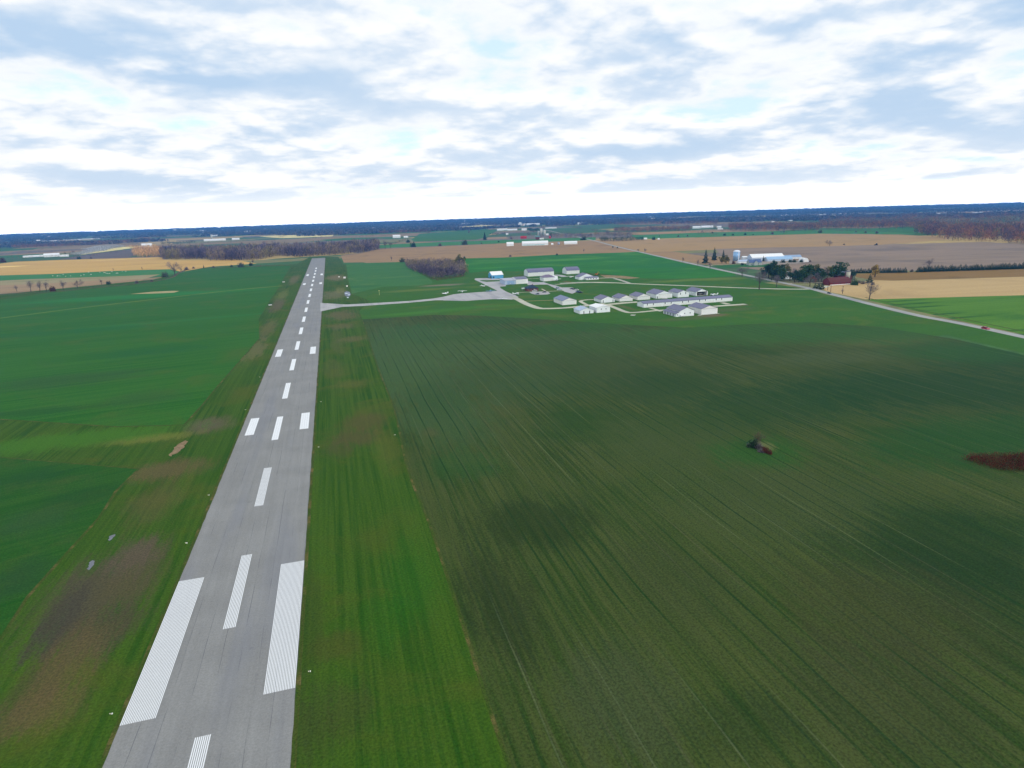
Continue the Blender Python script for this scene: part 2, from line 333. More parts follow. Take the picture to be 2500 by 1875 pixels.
big_p = [E_(M, 850, 770, 45, 150, 0, rgb(60, 86, 46), .9), E_(M, 1000, 740, 60, 90, 0, rgb(62, 86, 46), .8), E_(M, 960, 900, 24, 50, 0, rgb(56, 80, 42), .8), E_(M, 1250, 740, 70, 60, 0, rgb(58, 84, 42), .7), E_(M, 1150, 1130, 22, 20, 0, rgb(30, 50, 20), .65), E_(M, 1080, 1300, 10, 26, 0, rgb(34, 48, 24), .6), E_(M, 1300, 790, 30, 95, 0, rgb(54, 72, 36), .7), E_(M, 1480, 960, 34, 40, 0, rgb(58, 74, 36), .75), E_(M, 1700, 1080, 40, 30, 0, rgb(60, 74, 38), .7), E_(M, 1450, 830, 45, 40, 0, rgb(32, 62, 26), .6), E_(M, 1700, 870, 60, 34, 0, rgb(30, 62, 26), .7),  # growth differences, with cloud shade also put into the broad dark patches
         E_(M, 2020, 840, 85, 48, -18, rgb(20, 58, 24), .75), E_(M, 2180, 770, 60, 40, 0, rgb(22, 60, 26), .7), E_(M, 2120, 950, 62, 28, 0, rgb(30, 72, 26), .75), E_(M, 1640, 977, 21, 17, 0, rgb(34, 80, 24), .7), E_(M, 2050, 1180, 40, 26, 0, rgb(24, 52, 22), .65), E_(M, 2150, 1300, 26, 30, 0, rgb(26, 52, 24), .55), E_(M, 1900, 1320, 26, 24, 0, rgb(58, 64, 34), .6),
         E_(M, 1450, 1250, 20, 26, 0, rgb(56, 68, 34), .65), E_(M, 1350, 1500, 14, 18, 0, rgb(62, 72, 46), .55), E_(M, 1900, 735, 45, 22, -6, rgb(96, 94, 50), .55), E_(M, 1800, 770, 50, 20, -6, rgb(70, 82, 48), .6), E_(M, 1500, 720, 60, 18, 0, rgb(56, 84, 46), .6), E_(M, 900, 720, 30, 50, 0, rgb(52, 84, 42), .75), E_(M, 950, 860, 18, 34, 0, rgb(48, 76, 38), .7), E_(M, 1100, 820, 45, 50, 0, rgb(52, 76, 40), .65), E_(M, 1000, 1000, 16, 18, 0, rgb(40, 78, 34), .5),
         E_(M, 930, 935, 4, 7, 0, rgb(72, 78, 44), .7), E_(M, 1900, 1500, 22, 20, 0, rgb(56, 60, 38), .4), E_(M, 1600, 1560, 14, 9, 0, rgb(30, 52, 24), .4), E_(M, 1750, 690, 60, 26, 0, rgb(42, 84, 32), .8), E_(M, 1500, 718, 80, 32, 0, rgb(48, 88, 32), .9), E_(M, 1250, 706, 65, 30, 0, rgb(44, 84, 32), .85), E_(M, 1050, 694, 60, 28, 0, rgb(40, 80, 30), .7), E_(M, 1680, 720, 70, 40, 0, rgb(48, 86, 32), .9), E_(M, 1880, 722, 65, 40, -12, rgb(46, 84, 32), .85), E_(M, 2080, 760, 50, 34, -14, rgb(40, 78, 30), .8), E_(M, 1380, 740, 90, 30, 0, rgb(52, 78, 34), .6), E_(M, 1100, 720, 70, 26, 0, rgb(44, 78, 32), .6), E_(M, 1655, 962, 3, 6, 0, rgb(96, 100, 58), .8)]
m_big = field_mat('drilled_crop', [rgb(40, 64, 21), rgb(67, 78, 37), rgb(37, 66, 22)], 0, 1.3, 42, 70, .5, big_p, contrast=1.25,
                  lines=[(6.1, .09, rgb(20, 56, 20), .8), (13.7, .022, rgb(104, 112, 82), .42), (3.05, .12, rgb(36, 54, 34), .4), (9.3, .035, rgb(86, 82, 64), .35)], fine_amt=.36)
lf_p = [E_(z1, 1300, 835, 26, 11, 0, rgb(150, 146, 98), 0.), E_(M, 420, 690, 120, 8, 8, rgb(40, 108, 48), .5), E_(M, 150, 820, 50, 22, 0, rgb(44, 82, 36), .8), E_(M, 60, 890, 40, 9, 0, rgb(30, 78, 28), .7), E_(M, 300, 860, 26, 16, 0, rgb(46, 84, 36), .6), E_(M, 100, 720, 110, 18, 0, rgb(26, 90, 36), .7), E_(M, 300, 640, 160, 34, 0, rgb(36, 116, 48), .7), E_(M, 330, 760, 50, 20, 0, rgb(28, 86, 36), .6)]
m_left = field_mat('winter_wheat', [rgb(28, 86, 20), rgb(48, 98, 28), rgb(62, 92, 30)], R(80), 3.5, 120, 45, .8, lf_p, contrast=1.2, lines=[(24, .03, rgb(62, 92, 40), .5)], fine_amt=.2)
lf2_p = [E_(M, 60, 1130, 16, 12, 0, rgb(42, 78, 36), .8), E_(M, 180, 1070, 14, 9, 0, rgb(30, 72, 28), .7), E_(M, 40, 1250, 8, 12, 0, rgb(36, 72, 34), .8), E_(M, 60, 1030, 18, 9, 0, rgb(26, 72, 28), .7)]
m_left2 = field_mat('winter_wheat_near', [rgb(24, 76, 18), rgb(42, 84, 26), rgb(54, 80, 30)], R(70), 1.8, 60, 16, .5, lf2_p, contrast=1.3, fine_amt=.3)
m_f5 = field_mat('bright_wheat', [rgb(26, 92, 28), rgb(44, 112, 32), rgb(70, 124, 42)], R(94), 9, 110, 90, 2, [E_(z5, 650, 470, 90, 30, 0, rgb(74, 132, 48), .8), E_(z5, 1500, 520, 80, 40, 0, rgb(28, 100, 44), .7), E_(z3, 300, 850, 40, 20, 0, rgb(60, 126, 44), .7), E_(z5, 200, 540, 50, 18, 0, rgb(30, 100, 40), .7)], contrast=.9, fine_amt=.15)
m_f4 = field_mat('thin_wheat', [rgb(50, 98, 44), rgb(60, 108, 50), rgb(78, 112, 56)], R(90), 6, 90, 60, 2, [E_(z2, 1000, 770, 30, 20, 0, rgb(38, 92, 40), .7), E_(z2, 1300, 690, 50, 14, 0, rgb(78, 116, 56), .6)], contrast=.8, fine_amt=.15)
m_f12 = field_mat('striped_wheat', [rgb(66, 110, 28), rgb(84, 124, 38), rgb(54, 100, 26)], R(96), 5, 300, 60, 1.2, contrast=.7, lines=[(17, .3, rgb(26, 76, 20), .95)], fine_amt=.18)
def tan(name, c1, c2, c3, ang=R(96), row=7, patch=70, **k): return field_mat(name, [c1, c2, c3], ang, row, 220, patch, 1.5, contrast=.9, fine_amt=.14, **k)
m_corn = tan('brown_stubble', rgb(146, 118, 84), rgb(156, 126, 88), rgb(128, 104, 80))
m_tan = tan('tan_stubble', rgb(158, 128, 84), rgb(166, 136, 92), rgb(142, 116, 80), patch=150)
m_plough = tan('ploughed_soil', rgb(128, 112, 96), rgb(144, 124, 106), rgb(112, 100, 90), row=12, patch=140, lines=[(85, .03, rgb(92, 80, 70), .8)])
m_gold_dk = tan('standing_corn', rgb(124, 98, 54), rgb(136, 106, 58), rgb(112, 90, 52))
m_gold = tan('pale_stubble', rgb(178, 150, 102), rgb(188, 160, 112), rgb(168, 142, 98))
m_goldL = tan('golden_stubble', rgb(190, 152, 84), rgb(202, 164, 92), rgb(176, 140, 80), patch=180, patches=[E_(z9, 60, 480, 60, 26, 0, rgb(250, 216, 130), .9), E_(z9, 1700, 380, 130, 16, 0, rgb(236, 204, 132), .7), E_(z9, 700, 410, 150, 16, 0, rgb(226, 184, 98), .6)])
m_strip = tan('dry_strip', rgb(140, 132, 92), rgb(156, 142, 104), rgb(128, 126, 84))
m_strip2 = tan('brown_strip', rgb(148, 124, 92), rgb(158, 132, 98), rgb(132, 110, 84))
m_green2 = field_mat('pasture', [rgb(52, 112, 56), rgb(62, 120, 62), rgb(78, 118, 66)], R(94), 8, 160, 80, 2, contrast=.8, fine_amt=.15)
m_sun = tan('sun_tinted_field', rgb(222, 204, 130), rgb(232, 216, 150), rgb(206, 190, 120))  # far patches of sunshine put into the field colour itself
m_dark = tan('dark_soil', rgb(98, 88, 86), rgb(108, 98, 92), rgb(90, 82, 82))
m_forest_floor = plain('leaf_litter', rgb(70, 60, 52), .95, .1, var=.35, scale=.08)
m_yard = plain('gravel_yard', rgb(172, 160, 136), .95, .1, var=.12, scale=.2)

# --- land polygons, nearest layers on top
far = [  # mid-distance fields, level 1
  ('green_field', z2, [(1140, 442), (2212, 400), (3000, 372), (3000, 348), (2212, 372), (1700, 388), (1130, 415)], m_green2),
  ('corn_field', z2, [(815, 505), (970, 488), (1140, 450), (2212, 402), (3000, 375), (3440, 362), (3330, 420), (4360, 575), (4000, 575), (3300, 510), (2212, 520), (1370, 556), (840, 566)], m_corn),
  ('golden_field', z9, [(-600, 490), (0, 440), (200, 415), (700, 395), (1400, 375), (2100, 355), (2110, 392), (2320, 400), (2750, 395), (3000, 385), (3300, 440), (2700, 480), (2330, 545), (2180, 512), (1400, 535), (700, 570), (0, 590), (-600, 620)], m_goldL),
  ('green_strip', z9, [(-600, 622), (0, 592), (700, 572), (1400, 537), (2180, 514), (2330, 560), (2050, 600), (1400, 607), (400, 640), (-600, 690)], m_green2),
  ('dry_strip', z9, [(-600, 692), (400, 642), (1400, 608), (2060, 578), (1850, 640), (1300, 655), (500, 700), (-600, 740)], m_strip),
  ('brown_strip', z9, [(-600, 742), (500, 702), (1300, 657), (1850, 642), (1740, 690), (900, 770), (0, 830), (-600, 880)], m_strip2),
  ('tan_field', z11, [(-120, 400), (0, 393), (1000, 350), (2212, 313), (3100, 322), (3550, 350), (3620, 372), (2900, 430), (2212, 452), (1300, 478), (345, 512), (250, 492), (0, 438)], m_tan),
  ('ploughed_field', z7, [(-1130, 565), (-500, 548), (0, 540), (900, 512), (1800, 488), (2212, 520), (2900, 540), (2900, 720), (2212, 760), (1100, 800), (340, 812), (-200, 850), (-900, 760)], m_plough),
  ('standing_corn_field', z7, [(385, 836), (1050, 812), (2212, 782), (2900, 765), (2900, 842), (2212, 865), (1300, 892), (800, 908), (585, 900), (395, 870)], m_gold_dk),
  ('stubble_field', z7, [(60, 960), (420, 935), (585, 901), (800, 909), (1300, 893), (2212, 866), (2900, 843), (2900, 1040), (2212, 1065), (640, 1108), (500, 1110), (130, 1035), (20, 1000)], m_gold),
  ('striped_field', z7, [(500, 1112), (640, 1108), (2212, 1065), (2900, 1040), (3600, 1500), (3600, 1900), (2212, 1490), (1200, 1270)], m_f12),
  ('far_meadow', z11, [(180, 330), (1000, 298), (1900, 285), (2212, 272), (3050, 300), (3350, 318), (2212, 311), (1000, 348), (250, 372)], m_green2),
  ('far_strip', z11, [(180, 322), (200, 300), (720, 285), (1250, 280), (1250, 292), (700, 308)], m_tan),
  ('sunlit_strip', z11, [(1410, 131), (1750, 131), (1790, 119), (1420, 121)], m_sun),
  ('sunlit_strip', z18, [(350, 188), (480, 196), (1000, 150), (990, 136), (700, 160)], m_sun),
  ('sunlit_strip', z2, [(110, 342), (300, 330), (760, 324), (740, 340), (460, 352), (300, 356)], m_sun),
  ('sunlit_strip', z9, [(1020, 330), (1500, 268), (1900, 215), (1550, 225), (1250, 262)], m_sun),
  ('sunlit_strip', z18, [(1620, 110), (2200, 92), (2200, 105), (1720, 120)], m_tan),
  ('dark_field', z9, [(740, 385), (1020, 340), (1500, 275), (1760, 250), (1750, 330), (1620, 368), (1100, 383)], m_dark),
  ('brown_field', z9, [(-100, 340), (400, 305), (1080, 265), (1300, 245), (900, 300), (200, 330)], m_strip2),
  ('orchard', z18, [(20, 320), (120, 250), (900, 190), (1050, 215), (880, 300), (800, 320), (60, 345)], m_f4),
  ('bare_patch', z18, [(930, 315), (1180, 308), (1160, 285), (940, 292)], m_strip2),
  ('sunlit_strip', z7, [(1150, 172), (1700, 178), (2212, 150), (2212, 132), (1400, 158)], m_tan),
]
for nm, z, pts, mt in far: sheet(nm, PX(z, pts), 1, mt)
# the airfield's own grass, the mown lawn round the hangars, then the crops on it
sheet('airfield_grass', PX(M, [(-900, 720), (0, 636), (330, 604), (430, 581), (560, 574), (640, 571), (668, 556), (703, 555), (731, 555), (742, 571), (885, 566)])+[G(*z2(1380, 556)), (400, 760), (330, 300), (330, -150), (-420, -150)], 2, m_grass)
sheet('lawn', PX(z2, [(920, 838), (1180, 770), (1500, 735), (1640, 700), (1870, 600)])+PX(z4, [(0, 175), (500, 230), (1200, 250), (1650, 245), (2080, 212), (2400, 300), (2960, 380), (3100, 430)])+[G(2226, 767), (407, 276), (318, -110), (308, -110), (375, 300), (70, 430)]+PX(M, [(783, 690), (776, 672), (800, 650)]), 3, m_lawn)
sheet('left_crop', PX(z2, [(390, 592), (335, 680), (280, 785), (205, 890), (110, 1050)])+PX(M, [(560, 732), (510, 790), (470, 835), (440, 872), (398, 918), (250, 922), (0, 906), (-900, 880), (-900, 745), (0, 648)])+PX(z9, [(600, 822), (1000, 782), (1700, 718), (2000, 676), (2212, 624)])+PX(z1, [(1550, 655), (1720, 622), (2212, 604)])+PX(z2, [(100, 602)]), 4, m_left)
sheet('left_crop', PX(M, [(300, 1013), (250, 1062), (215, 1118), (140, 1200), (60, 1290), (0, 1383), (-300, 1800), (-900, 1700), (-900, 985), (0, 988)]), 4, m_left2)
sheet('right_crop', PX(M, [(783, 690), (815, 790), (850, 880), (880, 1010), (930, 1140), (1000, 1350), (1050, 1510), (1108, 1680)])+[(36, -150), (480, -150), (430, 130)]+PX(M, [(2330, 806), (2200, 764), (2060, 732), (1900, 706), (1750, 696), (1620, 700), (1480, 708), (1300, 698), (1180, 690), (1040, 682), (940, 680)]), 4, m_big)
sheet('middle_crop', PX(z2, [(860, 574), (1370, 560), (1400, 600), (1480, 650), (1590, 715), (1600, 745), (1480, 762), (1180, 772), (910, 835), (880, 720)]), 4, m_f4)
sheet('bright_crop', PX(z2, [(1872, 530), (2212, 523)])+PX(z5, [(550, 428), (1150, 408), (1250, 402), (1650, 498), (2090, 590)])+PX(z4, [(2040, 214), (1650, 243), (1200, 248), (905, 242), (600, 205), (350, 180), (0, 165)])+PX(z2, [(2060, 640), (1920, 655)]), 4, m_f5)
# field margins: a lighter unmown edge beside each near crop
m_edge = field_mat('rank_grass', [rgb(70, 76, 34), rgb(52, 76, 22), rgb(108, 94, 58)], 0, .6, 9, 7, .4, contrast=1.6, fine_amt=.4)
ribbon('grass_verge', smooth_line(PX(M, [(783, 690), (815, 790), (850, 880), (880, 1010), (930, 1140), (1000, 1350), (1050, 1510), (1108, 1680)]), 24), .75, 5, m_edge)
ribbon('grass_verge', PX(M, [(398, 918), (440, 872), (470, 835), (510, 790), (560, 732)]), .9, 5, m_edge)
ribbon('grass_verge', PX(M, [(300, 1013), (250, 1062), (215, 1118), (140, 1200), (60, 1290), (0, 1383)]), .9, 5, m_edge)
ribbon('grass_verge', PX(M, [(0, 906), (250, 922), (398, 918)]), .8, 5, m_edge)
ribbon('grass_verge', PX(M, [(0, 988), (300, 1013)]), .6, 5, m_edge)
ribbon('grass_track', smooth_line(PX(zz(0, 0, 2212), [(-60, 785), (0, 777), (170, 755), (340, 735), (565, 709), (690, 698)])), 9, 5, field_mat('trodden_grass', [rgb(58, 104, 36), rgb(92, 116, 46), rgb(48, 96, 32)], R(80), 2, 80, 40, 1, fine_amt=.2))
sheet('sand_patch', PX(z1, [(1110, 836), (1300, 816), (1480, 808), (1540, 809), (1490, 824), (1300, 832)]), 5, plain('dry_sand', rgb(164, 152, 108), .95, .1, var=.15, scale=.15))
sheet('dirt_patch', ragged(PX(r1, [(700, 360), (735, 318), (770, 298), (782, 304), (768, 326), (735, 352), (712, 366)])), 5, plain('bare_dirt', rgb(136, 116, 90), .95, .1, var=.35, scale=.6))
m_pud = plain('standing_water', rgb(96, 100, 110), .3, .4, var=.4, scale=.8)
for pts in ([(360, 832), (370, 806), (384, 796), (394, 800), (384, 822), (370, 838)], [(448, 712), (455, 696), (478, 688), (480, 692), (466, 708), (455, 716)]):
    sheet('puddle_shape', ragged(PX(r1, pts), .7, .22), 5, m_pud)
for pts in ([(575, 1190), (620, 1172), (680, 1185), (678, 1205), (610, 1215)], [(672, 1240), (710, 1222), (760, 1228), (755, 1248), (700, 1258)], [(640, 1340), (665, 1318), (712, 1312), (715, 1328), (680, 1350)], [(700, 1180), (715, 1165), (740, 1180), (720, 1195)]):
    sheet('puddle_shape', PX(z17, pts), 6, plain('bright_patch', rgb(196, 208, 222), .1, .7, var=.1))  # unidentified pale shapes drawn as flat bright patches
sheet('wet_mud', PX(z17, [(560, 1165), (640, 1115), (740, 1140), (775, 1220), (750, 1290), (640, 1300), (580, 1260)]), 5, plain('wet_mud', rgb(74, 84, 104), .5, .4, var=.3, scale=.5))

# --- paving
def paving(name, c, joints=False, streak=.07):
    m = new_mat(name); nb = NB(m.node_tree); p = nb.n('ShaderNodeNewGeometry', out=0)
    a = nb.noise(nb.mapping(p, (.7, .018, 1)), 1., 5, .65); g2 = nb.noise(p, .06, 5, .6); fn = nb.noise(p, 2.6, 3, .75); dr = nb.noise(nb.mapping(p, (2.6, .16, 1)), 1., 6, .72)
    f = nb.math('MULTIPLY', nb.maprange(a, .3, .7, 1-streak, 1+streak*.5), nb.math('MULTIPLY', nb.maprange(g2, .35, .65, .93, 1.05), nb.maprange(fn, .25, .75, .86, 1.12)))
    cc = nb.n('ShaderNodeVectorMath', {0: c[:3], 3: f}, operation='SCALE')
    cc = nb.mix(nb.maprange(dr, .62, .72, 0, .5), cc, rgb(84, 86, 92))
    blot = nb.noise(p, .35, 3, .6); cc = nb.mix(nb.maprange(blot, .66, .74, 0, .3), cc, rgb(92, 94, 100)); ptc = nb.noise(nb.mapping(p, (.12, .012, 1)), 1., 3, .5); cc = nb.mix(nb.maprange(ptc, .5, .66, 0, .35), cc, rgb(118, 121, 130))
    if joints:      # sealed joints along the paving lanes
        x = nb.n('ShaderNodeSeparateXYZ', {0: p}, out=0)
        fr = nb.math('FRACT', nb.math('DIVIDE', nb.math('ADD', x, nb.math('MULTIPLY_ADD', nb.noise(nb.mapping(p, (0, .05, 0)), 1., 2), .5, 43.9)), 3.67))
        k = nb.math('MULTIPLY', nb.math('LESS_THAN', fr, .03), nb.maprange(nb.noise(nb.mapping(p, (.6, .035, 1)), 1., 4, .7), .44, .6, 0., .75))
        cc = nb.mix(k, cc, rgb(78, 82, 90))
    return finish(m, nb, cc, .9, .25)
m_run = paving('runway_asphalt', rgb(135, 135, 133), True); m_taxi = paving('apron_asphalt', rgb(172, 170, 170)); m_road = paving('road_asphalt', rgb(160, 160, 156)); m_lane = paving('gravel_lane', rgb(186, 184, 164))
RX0, RX1 = -43.92, -14.54; RY1 = G(780, 630)[1]
runway = sheet('runway', [(RX0, -120), (RX1, -120), (RX1, RY1), (RX0, RY1)], 6, m_run)
# ragged grass creeping over both runway edges
for nm, xe, s in (('grass_edge', RX0, 1), ('grass_edge', RX1, -1)):
    L = []; n = 420
    for i in range(n+1):
        y = -120+(RY1+120)*(i/n)**1.6; L.append((xe+s*(.04+.16*max(0, rng.normal(.2, .5))), y))
    strip(nm, L, [(xe-s*.8, q[1]) for q in L], 7, m_edge)
paint = new_mat('runway_paint'); nb = NB(paint.node_tree); p = nb.n('ShaderNodeNewGeometry', out=0)
wr = nb.noise(nb.mapping(p, (2.2, .12, 1)), 1., 5, .75); w2 = nb.noise(p, 1.5, 3)
cc = nb.mix(nb.maprange(wr, .62, .76, 0., .5), rgb(228, 230, 231), rgb(160, 164, 170)); cc = nb.mix(nb.maprange(w2, .4, .7, 0, .12), cc, rgb(200, 202, 206))
finish(paint, nb, cc, .7, .3)
def marking(name, rects):
    bm = bmesh.new()
    for x0, x1, y0, y1 in rects: bm.faces.new([bm.verts.new(v) for v in ((x0, y0, .012), (x1, y0, .012), (x1, y1, .012), (x0, y1, .012))])
    me = bpy.data.meshes.new(name); bm.to_mesh(me); bm.free(); me.materials.append(paint)
    o = bpy.data.objects.new(name, me); COL.objects.link(o); o.parent = runway
def striped(x0, x1, y0, y1, n, frac=.62):
    pw = (x1-x0)/(n-1+frac); return [(x0+i*pw, x0+i*pw+pw*frac, y0, y1) for i in range(n)]
marking('threshold_marking', striped(-43.85, -38.2, 104.4, 150.8, 20)); marking('threshold_marking', striped(-20.3, -14.75, 104.4, 150.8, 20))
for i in range(19):
    y0 = 66.16+61.166*i; y1 = y0+31.3
    if y1 > RY1-20: break
    marking('centreline_dash', striped(-30.55, -28.05, y0, y1, 8) if i < 3 else striped(-30.55, -28.05, y0, y1, 3, .95) if i < 5 else [(-30.55, -28.05, y0, y1)])
for y0, y1 in ((259.4, 282.6), (415, 439)):
    marking('aiming_point_marking', striped(-41.65, -38.18, y0, y1, 4, .96)); marking('aiming_point_marking', striped(-20.3, -16.76, y0, y1, 4, .96))
fy = [G(*z2(*q))[1] for q in ((530, 680), (532, 668), (502, 757), (505, 745))]
for y0, y1 in ((fy[0], fy[1]+4), (fy[2], fy[3]+3)):
    marking('aiming_point_marking', [(-41.65, -38.18, y0, y1)]); marking('aiming_point_marking', [(-20.3, -16.76, y0, y1)])
sheet('taxiway', PX(z2, [(640, 912), (800, 921), (860, 925), (1000, 918), (1400, 895), (1600, 875), (1700, 858), (1720, 888), (1620, 889), (1400, 910), (1000, 938), (830, 945), (640, 985)]), 8, m_taxi)
sheet('apron', PX(z2, [(1690, 860), (1780, 838), (1850, 830), (2060, 815), (2150, 808)])+PX(z8, [(455, 592), (330, 530), (130, 430), (-15, 365), (0, 338), (250, 328), (330, 338), (520, 345), (530, 372), (90, 375), (140, 398), (235, 410), (530, 398), (640, 480), (640, 500), (510, 512), (535, 545), (640, 610), (740, 650), (830, 682), (905, 728), (860, 752), (760, 778), (560, 772), (380, 768), (0, 792)])+PX(z2, [(1880, 895), (1690, 890)]), 8, m_taxi)
def lane(z, pts, wid, lvl=9, mt=None, name='lane'): return ribbon(name, smooth_line(PX(z, pts)), wid, lvl, mt or m_lane)
lane(z8, [(740, 715), (880, 770), (1030, 850), (1180, 912), (1330, 958), (1500, 965), (1800, 955), (2100, 930), (2330, 905)], 7)
lane(z4, [(60, 592), (250, 573), (345, 560)], 6)
lane(z4, [(350, 497), (250, 503), (185, 518), (225, 545), (290, 578)], 4)
lane(z4, [(430, 545), (520, 568), (610, 602), (720, 645), (820, 655), (1080, 632), (1200, 625)], 5); lane(z4, [(480, 560), (620, 548), (760, 535), (880, 528)], 8)
lane(z4, [(1020, 600), (1090, 620), (1150, 640)], 3.5); lane(z4, [(1700, 585), (1900, 572), (2165, 553)], 6); lane(z4, [(1880, 535), (1960, 555)], 5)
lane(z4, [(-60, 304), (150, 293), (400, 292), (600, 298), (800, 308), (1400, 331), (2212, 362)]+[(2600, 372), (2950, 373), (3080, 358), (3150, 335)], 6, 10, m_lane, 'access_road')
lane(z3, [(2212, 1080), (1900, 1076), (1700, 1078), (1450, 1094), (1300, 1104)], 5, 11)
sheet('pavement', PX(z3, [(870, 1045), (960, 1068), (1120, 1068), (1210, 1100), (1300, 1115), (1400, 1150), (1570, 1150), (1640, 1215), (1560, 1247), (1440, 1215), (1400, 1185), (1270, 1150), (1180, 1105), (870, 1112)]), 12, m_taxi)
sheet('pavement', PX(z3, [(900, 1218), (1180, 1210), (1225, 1245), (1180, 1258), (1000, 1266), (920, 1240)]), 12, m_taxi)
lane(z3, [(640, 1245), (800, 1226), (950, 1222)], 2, 13, m_lane, 'footpath'); lane(z3, [(1150, 1215), (1300, 1205), (1420, 1200)], 2.5, 13, m_lane, 'footpath')
lane(z3, [(1090, 1172), (1150, 1205)], 2, 14, m_lane, 'footpath'); lane(z3, [(870, 1020), (960, 1012), (1050, 1012)], 2.5, 13, m_lane, 'footpath')
lane(z3, [(1290, 955), (1380, 965), (1450, 985)], 9, 12, m_taxi, 'pavement')
lane(z3, [(820, 1362), (1100, 1352), (1320, 1345)], 2.5, 13, m_strip, 'footpath')
lane(z4, [(590, 245), (690, 275), (770, 303)], 5, 12); lane(z4, [(330, 248), (480, 240), (600, 238)], 5, 12)
sheet('dirt_patch', PX(z4, [(420, 205), (540, 208), (700, 215), (900, 238), (760, 252), (600, 240), (480, 235)]), 11, plain('dug_soil', rgb(142, 122, 88), .95, .1, var=.25, scale=.15))
ribbon('road', smooth_line([(318, -110)]+[G(2500, 823), G(2226, 767), G(2029, 717.8), G(1962, 701), G(1826, 673), G(1670, 639.7), G(1507.6, 602.5), G(1447.8, 587)]+[(905, 2430), (1130, 3400)], 6), 7.6, 11, m_road)
rdp = [G(2500, 840), G(2226, 780), G(2040, 730)]
ribbon('ditch', [(x+5.3, y) for x, y in (G(2700, 868), G(2500, 814), G(2226, 757), G(2100, 727))], 1.6, 6, m_edge)
sheet('farm_yard', PX(z13, [(200, 330), (420, 300), (640, 320), (1100, 345), (1700, 330), (1990, 360), (1700, 400), (1100, 420), (880, 440), (400, 395), (180, 405)]), 5, plain('farm_gravel', rgb(150, 140, 128), .95, .1, var=.2, scale=.1))
sheet('farm_lawn', PX(z13, [(-220, 425), (0, 440), (430, 400), (900, 440), (1080, 400), (1150, 480), (420, 480), (60, 515), (-60, 500)]), 6, field_mat('farm_lawn', [rgb(36, 92, 44), rgb(44, 98, 46), rgb(60, 98, 50)], 0, 3, 30, 30, 1))
lane(z6, [(200, 385), (270, 372), (400, 368), (560, 366)], 3.5, 12, m_yard, 'driveway'); lane(z6, [(1040, 565), (1120, 556), (1300, 553), (1470, 552)], 3.5, 12, m_yard, 'driveway')
sheet('scrub_ground', PX(z10, [(230, 460), (330, 420), (640, 400), (1100, 400), (1640, 430), (1660, 590), (1250, 560), (1180, 590), (900, 545), (480, 520)]), 5, field_mat('scrubby_yard', [rgb(58, 74, 44), rgb(80, 84, 60), rgb(110, 100, 78)], 0, 5, 20, 20, 1))  # ground colours run from olive green to brown
for z, pts in ((z16, [(560, 290), (580, 278), (665, 275), (660, 288)]), (z16, [(1195, 592), (1215, 580), (1285, 576), (1270, 592)]), (z4, [(780, 690), (790, 680), (850, 680), (830, 692)])):
    sheet('concrete_pad', PX(z, pts), 12, plain('concrete', rgb(186, 186, 182), .9, .2))
sheet('concrete_pad', [(283.5, 437.6), (300.2, 437.6), (300.2, 439.3), (283.5, 439.3)], 12, plain('concrete', rgb(186, 186, 182), .9, .2))


# ================================================================== BUILDINGS
W_WALL = plain('white_siding', rgb(240, 243, 243), .55, .35, var=.05, scale=.5, streak=True)
W_WALL2 = plain('cream_siding', rgb(242, 238, 232), .55, .35, var=.05, scale=.5, streak=True)
B_WALL = plain('blue_siding', rgb(92, 168, 212), .5, .35, var=.06, scale=.5, streak=True)
S_ROOF = plain('slate_metal_roof', rgb(104, 104, 130), .5, .4, var=.08, scale=.6, streak=True)
L_ROOF = plain('pale_blue_metal_roof', rgb(166, 182, 204), .45, .4, var=.06, scale=.6)
H_ROOF = plain('white_metal_roof', rgb(238, 238, 236), .5, .4, var=.04, scale=.6)
DARKG = plain('dark_opening', rgb(44, 50, 60), .4, .5, var=.1)
DOORM = plain('door_panel', rgb(232, 233, 228), .5, .35, var=.04, scale=.8)
TRIM = plain('grey_trim', rgb(146, 150, 160), .5, .4, var=.05)
